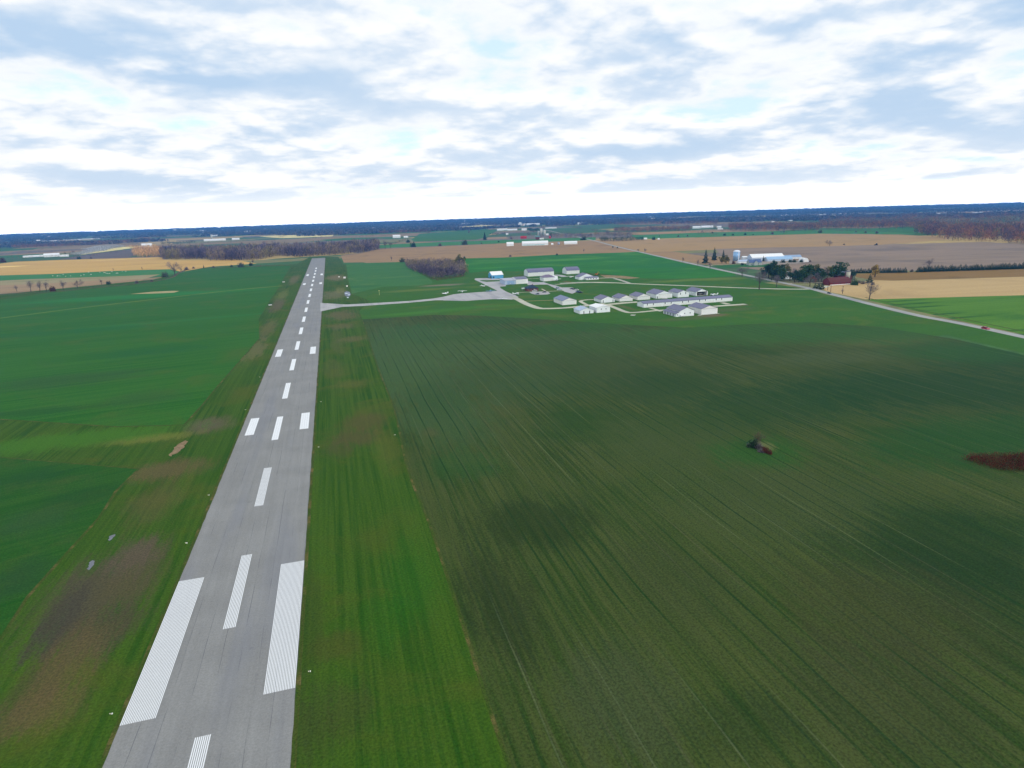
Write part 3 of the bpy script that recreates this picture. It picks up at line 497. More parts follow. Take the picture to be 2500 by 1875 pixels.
def building(name, label, cat, x0, y0, w, d, eave, ridge, axis='y', wall=None, roof=None, rz=0., doors=(), windows=(), group=None, over=.35, gambrel=False, rib=True):
    """gable building, its front left corner at x0, y0; local x across the front, local y away from the viewer"""
    t = thing(name, label, cat, (x0, y0, 0), rz, group)
    wall = wall or W_WALL; roof = roof or S_ROOF
    W_, a, b_ = (w, 0, d) if axis == 'y' else (d, 0, w)
    k = (ridge-eave)/(W_/2)
    if gambrel: prof = [(0, eave), (W_*.13, eave+(ridge-eave)*.52), (W_*.5, ridge), (W_*.87, eave+(ridge-eave)*.52), (W_, eave)]
    else: prof = [(0, eave), (W_/2, ridge), (W_, eave)]
    MB().prism([(0, -.05), (W_, -.05)]+prof[::-1], axis, a, b_).build('wall', wall, t)
    th = .16; o = over; k0 = (prof[1][1]-prof[0][1])/(prof[1][0]-prof[0][0])
    inner = [(prof[0][0]-o, prof[0][1]-o*k0)]+prof[1:-1]+[(prof[-1][0]+o, prof[-1][1]-o*k0)]
    low = [(p[0], p[1]+.03) for p in inner]; up = [(p[0], p[1]+.03+th) for p in inner]
    rf = MB().prism(low+up[::-1], axis, a-o, b_+o).build('roof', roof, t)
    mb = MB(); rc = (W_/2, ridge+th+.02)
    mb.prism([(rc[0]-.22, rc[1]-.06), (rc[0]+.22, rc[1]-.06), (rc[0]+.05, rc[1]+.08), (rc[0]-.05, rc[1]+.08)], axis, a-o-.02, b_+o+.02)
    mb.build('ridge_cap', roof, rf)
    def panel(face, u0, u1, zz0, zz1, nm, mt, ribs=0, proud=.05):
        m = MB()
        def bx(a0, a1, c0, c1, pr):
            if face == 'front': m.box(a0, a1, -pr, .0-.002, c0, c1)
            elif face == 'left': m.box(-pr, -.002, a0, a1, c0, c1)
            elif face == 'right': m.box(w+.002, w+pr, a0, a1, c0, c1)
        bx(u0, u1, zz0, zz1, proud)
        for i in range(ribs):
            u = u0+(u1-u0)*(i+.5)/ribs
            if face == 'front': m.box(u-.06, u+.06, -proud-.05, -proud, zz0, zz1)
        return m.build(nm, mt, t)
    for dd in doors:
        face, u0, u1, h_ = dd[:4]; mt = dd[4] if len(dd) > 4 else DOORM
        if u1-u0 > 3 and mt is DOORM:
            pn = panel(face, u0, u1, .03, h_, 'hangar_door', mt, int((u1-u0)/2.2) if rib else 0, .09)
            if face == 'front': MB().box(u0-.15, u1+.15, -.14, -.092, h_+.003, h_+.22).build('door_rail', TRIM, pn)
        else: panel(face, u0, u1, .03, h_, 'door', mt, 0)
    for ww in windows:
        face, u0, u1, zz0, zz1 = ww[:5]
        f = panel(face, u0, u1, zz0, zz1, 'window', DARKG, 0, .06)
    return t
GH = 'row of white hangars with dark roofs'
building('hangar', 'small white hangar with two dark narrow doors, leftmost of the row behind the long hangar', 'hangar', 240.3, 539.6, 13.7, 17.2, 3.05, 5.7, doors=[('front', 1.6, 2.3, 2.3, DARKG), ('front', 11.7, 12.4, 2.6, DARKG)], group=GH)
building('hangar', 'small white hangar with a plain closed front, second from left in the row', 'hangar', 259.2, 539.3, 13.5, 17.4, 3.0, 5.6, wall=W_WALL2, doors=[('front', 1, 12.5, 2.9)], rib=False, group=GH)
building('hangar', 'white hangar with vertical ribs on its broad front door, third in the row', 'hangar', 278.2, 540.1, 13.4, 17.1, 3.35, 5.8, wall=W_WALL2, doors=[('front', 1.2, 12.2, 3.1)], group=GH)
building('hangar', 'widest white hangar of the row with a framed folding door and side door', 'hangar', 298.4, 540.5, 17.3, 20.6, 4.2, 7.1, doors=[('front', 2.6, 15.6, 4.1), ('front', .9, 1.7, 2.2, DARKG)], rib=False, group=GH)
building('hangar', 'white hangar with two tall dark slots, between the widest and the open hangar', 'hangar', 320.7, 538.5, 12.2, 18, 4.5, 6.6, windows=[('front', 2.6, 3.3, 2.6, 4.6), ('front', 8.3, 9.0, 2.9, 4.9)], group=GH)
# the open hangar: three walls, a gable over the opening, floor inside
t = thing('hangar', 'white hangar with its front wide open and dark inside', 'hangar', (341, 538.6, 0), 0, GH)
w_, d_, ev, rg = 13, 18.5, 4.1, 6.8
mb = MB(); mb.box(0, .2, 0, d_, -.05, ev); mb.box(w_-.2, w_, 0, d_, -.05, ev); mb.box(.2, w_-.2, d_-.2, d_, -.05, ev)
mb.prism([(0, ev), (w_, ev), (w_/2, rg)], 'y', 0, .2); mb.prism([(0, ev), (w_, ev), (w_/2, rg)], 'y', d_-.2, d_)
mb.box(.2, 1.0, 0, .2, -.05, ev); mb.box(w_-1.0, w_-.2, 0, .2, -.05, ev); mb.build('wall', W_WALL, t)
mb = MB(); k = (rg-ev)/(w_/2); lo = [(-.35, ev-.35*k+.03), (w_/2, rg+.03), (w_+.35, ev-.35*k+.03)]
mb.prism(lo+[(p[0], p[1]+.16) for p in lo[::-1]], 'y', -.35, d_+.35); mb.build('roof', S_ROOF, t)
MB().box(.2, w_-.2, .2, d_-.2, .02, .12).build('floor', plain('concrete', rgb(186, 186, 182), .9, .2), t)
# long multi-bay hangar
tl = building('hangar', 'very long low white hangar with a slate roof and dark door slots', 'hangar', 260.7, 494.2, 90.6, 12.2, 3.6, 5.0, 'x', group='hangars by the apron lane')
for x in (978, 1048, 1187, 1259, 1396, 1467, 1603, 1674, 1807, 1876):
    gx = 260.7+90.6*(x-935)/(2012-935)-260.7
    MB().box(gx-.35, gx+.35, -.07, -.002, 1.9, 3.5).build('door_slot', DARKG, tl)
for i in range(5):
    u = 1.2+i*17.9; MB().box(u+.6, u+16.4, -.05, -.002, .05, 1.85).build('hangar_door', DOORM, tl)
# near pair
ta = building('hangar', 'white hangar with a lean-to on its left and three small square windows', 'hangar', 263.6, 438.5, 13.0, 20.6, 4.5, 7.1, windows=[('front', 4.0, 4.8, 2.0, 2.8), ('front', 9.0, 9.8, 2.1, 2.9)], group='hangars by the apron lane')
mb = MB(); mb.prism([(-3.2, -.05), (-.003, -.05), (-.003, 3.9), (-3.2, 2.5)], 'y', 0.02, 20.4); an = mb.build('lean_to', W_WALL, ta)
MB().prism([(-3.6, 2.36), (-.36, 3.78), (-.36, 3.93), (-3.6, 2.51)], 'y', -.3, 20.7).build('lean_to_roof', S_ROOF, an)
MB().box(-2.3, -1.5, -.06, .018, 1.3, 2.0).build('window', DARKG, an)
for i in range(4): MB().box(-3.26, -3.202, 3+i*4.4, 5.8+i*4.4, .2, 2.1).build('bay_door', TRIM, an)
building('hangar', 'plain white hangar on a concrete apron, right of the lean-to hangar', 'hangar', 284.2, 439.6, 14.8, 20.3, 4.7, 7.0, wall=W_WALL2, doors=[('front', 1, 13.8, 4.5)], rib=False, group='hangars by the apron lane')
building('hangar', 'low white hangar with a pale blue roof beside a white roofed one', 'hangar', 197.1, 486.6, 12.6, 14, 2.85, 5.0, roof=L_ROOF, doors=[('front', 3.3, 4.0, 2.3, DARKG), ('front', 8.6, 9.3, 2.4, DARKG)], group='hangars by the apron lane')
building('hangar', 'white hangar with a bright white roof and two small square windows', 'hangar', 212.4, 486.5, 12.5, 15.8, 4.3, 5.8, roof=H_ROOF, windows=[('front', 3.9, 4.7, 2.6, 3.4), ('front', 8.3, 9.1, 2.5, 3.3)], group='hangars by the apron lane')
building('hangar', 'white hangar standing alone at the bend of the lane, plain cream gable', 'hangar', 202.6, 543.2, 14, 24, 3.9, 6.4, wall=W_WALL2, roof=plain('blue_slate_roof', rgb(112, 122, 150), .5, .4, var=.08, scale=.6, streak=True), doors=[('front', .9, 13.1, 3.7)], rib=False, group='hangars by the apron lane')
# upper group
building('hangar', 'light blue hangar with a white roof at the far end of the apron', 'hangar', 204.5, 819, 16, 20, 4.7, 8.6, 'x', wall=B_WALL, roof=H_ROOF, doors=[('left', 2, 9, 3.2, DARKG)], windows=[('front', 1.4, 3.4, .6, 3.0)])
tb = building('hangar', 'long tall white hangar with a rounded slate roof and four bays', 'hangar', 255.8, 819.5, 37.6, 19, 5.5, 9.6, 'x', gambrel=True, group='tall hangars with rounded roofs')
for i in range(4): MB().box(.4+i*9.3, 9.3+i*9.3, -.09, -.002, .05, 4.9).build('hangar_door', DOORM, tb)
for i in range(4): MB().box(3.2+i*9.4, 4.4+i*9.4, -.12, -.093, 5.0, 5.6).build('vent', DARKG, tb)
tc = building('hangar', 'short tall white hangar with a rounded slate roof, farthest right in the field', 'hangar', 312.4, 820, 19.2, 17, 5.1, 9.2, 'x', gambrel=True, group='tall hangars with rounded roofs')
for i in range(2): MB().box(.4+i*9.2, 9.2+i*9.2, -.09, -.002, .05, 4.5).build('hangar_door', DOORM, tc)
# operations building: low left part, higher right part
t = thing('operations_building', 'broad pale building with a flat left half and slate right roof behind parked planes', 'building', (200.4, 738, 0))
MB().box(0, 14.5, 0, 24, -.05, 5.0).build('wall', plain('grey_blue_siding', rgb(176, 192, 212), .55, .3, var=.06, scale=.4), t)
MB().prism([(-.3, 5.03), (24.3, 5.6), (24.3, 5.8), (-.3, 5.23)], 'x', -.3, 14.49).build('roof', plain('pale_flat_roof', rgb(176, 178, 190), .7, .2, var=.08), t)
MB().prism([(0, -.05), (24, -.05), (24, 5.8), (12, 7.6), (0, 5.8)], 'x', 14.5, 29.5).build('wall', W_WALL2, t)
MB().prism([(-.35, 5.78), (12, 7.63), (24.35, 5.78), (24.35, 5.96), (12, 7.81), (-.35, 5.96)], 'x', 14.52, 29.8).build('roof', S_ROOF, t)
MB().box(3, 12, -.08, -.002, .05, 4.2).build('hangar_door', plain('blue_door', rgb(150, 176, 208), .5, .3), t); MB().box(16, 28, -.08, -.002, .05, 4.9).build('hangar_door', DOORM, t)
# small hipped hangar
def hip(t, x0, x1, y0, y1, ev, rg, mt, o=.5, inset=None, nm='roof'):
    i = (y1-y0)/2 if inset is None else inset; ym = (y0+y1)/2
    vs = [(x0-o, y0-o, ev), (x1+o, y0-o, ev), (x1+o, y1+o, ev), (x0-o, y1+o, ev), (x0+i, ym, rg), (x1-i, ym, rg)]
    return MB().add(vs, [(0, 3, 2, 1), (0, 1, 5, 4), (1, 2, 5), (2, 3, 4, 5), (3, 0, 4)]).build(nm, mt, t)
t = thing('hangar', 'small white hangar with a hipped purple grey roof before the long tall one', 'hangar', (254.6, 750, 0))
MB().box(0, 19, 0, 15, -.05, 4.6).build('wall', W_WALL, t); hip(t, 0, 15, 0, 15, 4.62, 7.6, plain('plum_roof', rgb(112, 98, 122), .5, .4, var=.08), .4, 5)
MB().box(1, 13.5, -.08, -.002, .05, 4.1).build('hangar_door', DOORM, t); MB().box(15.3, 19.2, .3, 14.7, 4.61, 5.3).build('parapet', H_ROOF, t)
# gabled house with low front wing
t = building('airport_house', 'white gabled house with a low slate roofed wing at its front right', 'house', 299.6, 741, 20, 15, 3.5, 7.5)
MB().box(7.2, 24, -6, -.003, -.05, 2.6).build('wing', W_WALL, t)
MB().prism([(-6.3, 2.5), (-.004, 3.5), (-.004, 3.66), (-6.3, 2.66)], 'x', 6.9, 24.3).build('wing_roof', S_ROOF, t)
for i in range(4): MB().box(9+i*3.6, 10.2+i*3.6, -6.06, -6.002, .9, 2.1).build('window', DARKG, t)
# brick terminal
BRICK = plain('red_brick', rgb(132, 84, 76), .85, .2, var=.25, scale=1.5)
t = thing('terminal_building', 'small brick terminal with a dark teal hipped roof beside the car park', 'terminal', (205.2, 660.5, 0))
MB().box(0, 12.6, 0, 11, -.05, 3.1).build('wall', BRICK, t)
rf = hip(t, 0, 12.6, 0, 11, 3.12, 6.6, plain('teal_shingles', rgb(44, 62, 80), .8, .2, var=.15, scale=1.5), .9); MB().box(7.8, 8.6, 6, 6.8, 4.2, 7.2).build('chimney', BRICK, rf)
for u in (2.0, 5.2, 9.2): MB().box(u, u+1.5, -.06, -.002, 1.0, 2.3).build('window', DARKG, t)
MB().box(7.3, 8.4, -.07, -.002, .05, 2.2).build('door', H_ROOF, t)
g = G(*z14(505, 860))
t = thing('canopy_shelter', 'pale canopy shelter on the lawn left of the brick terminal', 'shelter', (g[0]-3, g[1], 0))
for x, y in ((.2, .2), (5.6, .2), (.2, 3.8), (5.6, 3.8)): MB().box(x-.08, x+.08, y-.08, y+.08, 0, 2.3).build('post', TRIM, t)
MB().prism([(-.2, 2.3), (2, 3.4), (4.2, 2.3)], 'x', -.2, 6).build('roof', plain('grey_canvas', rgb(172, 182, 180), .8, .2), t)

# --- farm on the far side of the road (set square to the road)
FR = R(-13)
def fpos(z, x, y): g = G(*z(x, y)); return g
g = fpos(z13, 700, 347)
tb = building('dairy_barn', 'large barn with a bright white roof and pale sides beside the silo', 'barn', g[0], g[1], 52, 20, 5.2, 10.0, 'x', roof=H_ROOF, rz=FR, wall=plain('pale_blue_siding', rgb(196, 210, 226), .55, .3, var=.06), windows=[('front', 2, 14, 1.4, 3.0), ('front', 17, 24, 1.4, 3.0)])
g = fpos(z13, 1075, 352)
building('cattle_shed', 'long barn with a pale blue roof in front of the white roofed barn', 'barn', g[0]-3, g[1]-1, 40, 13, 3.0, 6.6, 'x', roof=plain('sky_blue_roof', rgb(150, 184, 214), .45, .4, var=.06, scale=.4), rz=FR, wall=plain('pale_blue_siding', rgb(196, 210, 226)))
g = fpos(z13, 1460, 300)
building('machine_shed', 'low grey blue roofed shed at the right end of the farm', 'shed', g[0], g[1], 26, 12, 2.8, 5.6, 'x', roof=plain('grey_blue_roof', rgb(140, 162, 190), .45, .4, var=.1, scale=.4), rz=FR)
g = fpos(z13, 640, 445)
t = building('farmhouse', 'two gabled farmhouse with a blue grey roof and pale stone walls', 'house', g[0], g[1], 18, 10, 4.2, 8.0, 'x', roof=plain('blue_shingles', rgb(84, 104, 142), .75, .2, var=.1, scale=.8), rz=FR, wall=plain('pale_stone', rgb(176, 182, 178), .8, .2), windows=[('front', 2, 3.2, 1.2, 2.6), ('front', 13, 14.2, 1.2, 2.6)])
MB().prism([(6, -.05), (11.5, -.05), (11.5, 4.2), (8.75, 7.0), (6, 4.2)], 'y', -2.5, -.01).build('gable_wing', plain('pale_stone', rgb(176, 182, 178)), t)
MB().prism([(5.6, 3.83), (8.75, 7.03), (11.9, 3.83), (11.9, 4.0), (8.75, 7.2), (5.6, 4.0)], 'y', -2.8, 3.5).build('wing_roof', plain('blue_shingles', rgb(84, 104, 142)), t)
g = fpos(z13, 400, 395)
building('garage', 'low garage with a pale blue roof between the silo and the farmhouse', 'garage', g[0], g[1], 15, 8, 2.6, 4.6, 'x', roof=L_ROOF, rz=FR)
g = fpos(z13, 540, 330)
building('milk_house', 'small white flat shed stacked between silo and barn', 'shed', g[0]-4, g[1], 9, 8, 5.2, 6.4, 'x', roof=H_ROOF, rz=FR)
g = fpos(z13, 345, 335)
def silo(name, label, g, r, h, mw, mr, dome=.55, k=28):
    t = thing(name, label, 'silo', (g[0], g[1], 0))
    MB().lathe([(r, -.05), (r, h)], k).build('wall', mw, t, True)
    prof = [(r*1.02, h+.01)]+[(r*1.02*math.cos(a), h+.02+r*dome*math.sin(a)) for a in np.linspace(.2, 1.45, 7)]
    MB().lathe(prof, k).build('roof', mr, t, True)
    mb = MB()
    for i in range(int(h/2)): mb.lathe([(r+.012, 1+i*2), (r+.05, 1.03+i*2), (r+.05, 1.12+i*2), (r+.012, 1.15+i*2)], k)
    mb.build('hoop', TRIM, t)
    return t
GALV = plain('bluish_steel', rgb(150, 190, 228), .25, .6, metal=.35, var=.05)
hS = height_at(g, z13(345, 90)[1])
ts = silo('grain_silo', 'big pale blue steel silo with a domed white roof at the farm', g, 5.2, hS-3.2, GALV, plain('white_steel', rgb(226, 232, 240), .3, .5))
MB().box(-.6, .6, -5.7, -5.21, 0, hS-3.4).build('ladder_cage', plain('white_steel', rgb(226, 232, 240)), ts)
g = fpos(z13, 1895, 368)
t = thing('calf_hutch', 'white rounded tent shed alone at the right edge of the farm', 'shed', (g[0]-4, g[1], 0), FR)
prof = [(0, -.03), (9, -.03)]+[(4.5+4.5*math.cos(a), 6.2*math.sin(a)) for a in np.linspace(.1, math.pi-.1, 9)]
MB().prism(prof, 'y', 0, 14).build('cover', H_ROOF, t, False); MB().box(3, 6, -.06, -.002, .05, 3.2).build('door', plain('cream_siding', rgb(228, 224, 216)), t)
# second farmstead by the road
g = fpos(z10, 1265, 597)
tr = building('red_barn', 'dark red gambrel barn beside the road with a white base', 'barn', g[0], g[1], 26, 11, 3.0, 7.4, 'x', roof=plain('red_roof', rgb(92, 46, 44), .7, .2, var=.12, scale=.5), wall=plain('red_boards', rgb(112, 44, 50), .8, .2, var=.15), rz=R(-3), gambrel=True)
MB().box(.5, 25.5, -.06, -.002, .05, .8).build('base_course', H_ROOF, tr)
for u in (4, 12, 20): MB().box(u, u+1, -.06, -.002, 1.3, 2.3).build('window', DARKG, tr)
g = fpos(z10, 1525, 505)
silo('concrete_silo', 'cream concrete silo with a grey cap behind the red barn', g, 2.9, height_at(g, z10(1525, 392)[1]), plain('cream_concrete', rgb(196, 190, 168), .85, .2, var=.12), plain('grey_cap', rgb(120, 118, 120), .6, .3))
g = fpos(z10, 1385, 510)
building('grey_barn', 'barn with a pale blue grey roof leaning against the cream silo', 'barn', g[0], g[1], 15, 12, 4.5, 8.5, 'y', roof=plain('grey_blue_roof', rgb(140, 162, 190)), wall=plain('red_boards', rgb(112, 44, 50)), rz=R(-20))
g = fpos(z10, 600, 500)
building('white_house', 'white house almost hidden among dark trees by the road', 'house', g[0], g[1], 8, 10, 5.0, 8.0, 'y', roof=L_ROOF, rz=FR, windows=[('front', 1.5, 2.6, 1, 2.2), ('front', 5, 6.1, 1, 2.2)])

# --- mid-distance barns beyond the stubble
def mpos(z, xl, xr, y):      # a building seen square on: its width follows from its distance
    a = G(*z(xl, y)); D = math.hypot(*a); return a, (z(xr, y)[0]-z(xl, y)[0])*D/F_PX*.97, -math.atan2(a[0], a[1])+.05
def far_barn(z, xl, xr, yb, yt, label, name='far_barn', cat='barn', wall=None, roof=None, deep=None, parts=True, group=None, gam=False):
    (x, y), L, an = mpos(z, xl, xr, yb); h = height_at((x, y), z(xl, yt)[1])
    dp = deep or max(8., min(22., L*.45)); h = max(4.5, min(h, 14.))
    if parts: return building(name, label, cat, x, y, L, dp, h*.55, h, 'x', wall=wall, roof=roof or H_ROOF, rz=an, group=group, gambrel=gam)
    t = MB().prism([(0, -.05), (dp, -.05), (dp, h*.6), (dp/2, h), (0, h*.6)], 'x', 0, L).build(name, wall or H_ROOF)
    t.location = (x, y, 0); t.rotation_euler = (0, 0, an); return tag(t, label, cat, group)
far_barn(z3, 552, 660, 512, 452, 'small white shed alone at the edge of the brown stubble', 'poultry_shed', 'shed', deep=12)
tg = far_barn(z3, 790, 1195, 508, 440, 'long white barn with pale green tinted side windows beyond the stubble', 'poultry_barn', 'barn', deep=16)
MB().box(2, 60, -.06, -.002, .8, 3.0).build('window', plain('pale_curtain', rgb(176, 214, 214), .5, .3, var=.2, scale=.4), tg)
tg = far_barn(z3, 1440, 1640, 485, 440, 'white barn with a low front annexe near the road', 'poultry_barn', 'barn', deep=18)
far_barn(z3, 1235, 1270, 492, 474, 'tiny white shed between the long barn and grey bin', 'shed', 'shed', deep=5, parts=False)
g = fpos(z3, 1352, 488); silo('feed_bin', 'small grey feed bin between two white barns', g, 3, height_at(g, z3(1352, 456)[1]), plain('grey_steel', rgb(168, 176, 190), .4, .5), TRIM)
RED = plain('bright_red_roof', rgb(176, 44, 50), .7, .2)
far_barn(z3, 765, 858, 398, 358, 'bright red roofed barn, left of the three pale silos', 'red_barn', 'barn', wall=RED, roof=RED)
t = far_barn(z3, 1000, 1110, 412, 374, 'dark red barn with a white gable below three pale silos', 'red_barn', 'barn', wall=plain('red_boards', rgb(112, 44, 50)), roof=plain('red_roof', rgb(92, 46, 44)))
MB().box(12, 26, -.3, -.002, .2, 5.5).build('white_front', H_ROOF, t)
far_barn(z3, 985, 1065, 372, 350, 'green roofed shed left of the pale silos', 'shed', 'shed', wall=plain('green_roof', rgb(110, 150, 140), .6, .3), parts=False)
for x, yt, lb in ((1045, 282, 'left of three pale concrete silos behind the red barn'), (1086, 240, 'tallest middle silo of three behind the red barn'), (1135, 266, 'right of three pale concrete silos behind the red barn')):
    g = fpos(z3, x, 352); silo('concrete_silo', lb, g, 4.6, height_at(g, z3(x, yt)[1])-2.5, plain('pale_concrete', rgb(202, 200, 186), .85, .2), plain('white_cap', rgb(226, 226, 224), .5, .3), k=16)['group'] = 'three silos of the far farm'
far_barn(z3, 1160, 1198, 345, 318, 'pale shed close to the right of three silos', 'shed', 'shed', parts=False)
far_barn(z3, 1205, 1232, 395, 355, 'thin red shed at the tree line right of the silos', 'shed', 'shed', wall=RED, parts=False)
FAR = [(z3, 405, 560, 272, 245, 'long white shed before the far grain elevator'), (z3, 565, 715, 273, 248, 'second long white shed, right of the first before the elevator'), (z3, 782, 858, 272, 240, 'boxy white building below the far grain elevator'),
  (z3, 820, 1060, 190, 165, 'very long white factory roof far behind the silos'), (z3, 1150, 1320, 242, 226, 'pale green far roof right of the silos'), (z3, 540, 575, 338, 316, 'little white house by dark hedge, left of the red barn'),
  (z1, 200, 362, 523, 508, 'low long white barn, leftmost beyond the golden field'), (z1, 380, 470, 520, 490, 'two tier white barn beyond the golden field at left'), (z1, 515, 568, 517, 500, 'small white gabled house right of the two tier barn'),
  (z1, 1215, 1285, 434, 404, 'bright white house in sunlit trees behind the orange wood'), (z1, 1750, 1905, 384, 366, 'long white barn behind the dark left wood'), (z1, 1990, 2045, 372, 356, 'short white barn right of the long one behind the wood'),
  (z1, 22, 72, 410, 398, 'white farm building at the far left edge'), (z1, 195, 390, 392, 386, 'long pale roof line in the blue distance at left'), (z1, 480, 740, 378, 371, 'long pale roof in the blue distance, left of centre'),
  (z2, 775, 803, 297, 285, 'white barn in blue distance above the runway end'), (z2, 1085, 1125, 278, 262, 'domed white barn far beyond the runway, left of two'), (z2, 1128, 1188, 273, 260, 'white barn far beyond the runway, right of two'),
  (z2, 1262, 1325, 356, 330, 'white farmhouse beyond the dark wood, right of the runway'), (z2, 1355, 1392, 354, 338, 'small white barn beside the farmhouse beyond the wood'), (z2, 355, 425, 328, 315, 'pale barn in the sunlit strip behind the wood'), (z2, 2155, 2215, 293, 276, 'white shed at the left of the far elevator farm'),
  (z11, 845, 925, 258, 233, 'white shed left of two below the red brown forest'), (z11, 940, 1056, 252, 228, 'longer white shed right of two below the red brown forest'), (z11, 1105, 1150, 252, 230, 'white house beside a dark tree at the forest gap'), (z11, 1115, 1168, 268, 257, 'low white shed in front of the house at the forest gap'),
  (z11, 842, 866, 156, 145, 'tiny white farm dot on the blue forest'), (z11, 1790, 1868, 122, 108, 'white roof row in the blue distance, first right of the pale field'), (z11, 1900, 1950, 120, 110, 'white roof in the blue distance, second right of the pale field'), (z11, 1985, 2028, 126, 116, 'white roof in the blue distance, third right of the pale field'),
  (z11, 1692, 1722, 190, 176, 'white gable in front of the far right forest'), (z11, 1880, 1918, 177, 166, 'white gable behind the far right forest edge'), (z11, 318, 352, 374, 358, 'white bungalow in dark bushes beyond the tan field'), (z11, 468, 488, 378, 360, 'tiny white shed right of the bungalow beyond the tan field'),
  (z7, 2, 60, 204, 190, 'white village roofs at the far right, first of three'), (z7, 205, 240, 202, 172, 'tall white village building at the far right'), (z7, 245, 292, 200, 186, 'white village roofs at the far right, beside the tall one'), (z7, 1650, 1725, 178, 168, 'pale roof on the far sunlit strip at right')]
for z, xl, xr, yb, yt, lb in FAR:
    far_barn(z, xl, xr, yb, yt, lb, parts=(yb-yt) > 21, wall=plain('far_white_paint', rgb(240, 240, 238), .6, .3), group='white farm buildings far off')
g = fpos(z3, 757, 200); t = thing('grain_elevator', 'white grain elevator tower with two heads in the distance', 'grain elevator', (g[0]-10, g[1], 0)); hE = min(60, height_at(g, z3(757, 143)[1]))
MB().box(0, 22, 0, 16, -.1, hE*.7).build('tower', H_ROOF, t); MB().box(6, 20, 3, 13, hE*.7+.01, hE).build('headhouse', H_ROOF, t); MB().box(28, 42, 0, 14, -.1, hE*.6).build('annexe', plain('warm_concrete', rgb(222, 206, 190), .8, .2), t)
def tower(z, x, yb, yt, label):
    g = fpos(z, x, yb); h = min(70, height_at(g, z(x, yt)[1])); t = thing('water_tower', label, 'water tower', (g[0], g[1], 0))
    MB().lathe([(h*.07, -.1), (h*.05, h*.7)], 10).build('shaft', H_ROOF, t); MB().lathe([(h*.05, h*.7), (h*.14, h*.76), (h*.16, h*.86), (h*.10, h*.96), (.3, h)], 14).build('tank', H_ROOF, t, True)
tower(z2, 1878, 228, 203, 'white water tower standing on the blue horizon'); tower(z7, 192, 140, 122, 'pale water tower on the far right horizon')
g = fpos(z1, 1816, 366); silo('far_silo', 'slim pale silo by the long barn behind the dark wood', g, 4, 24, plain('pale_concrete', rgb(202, 200, 186)), TRIM, k=12)

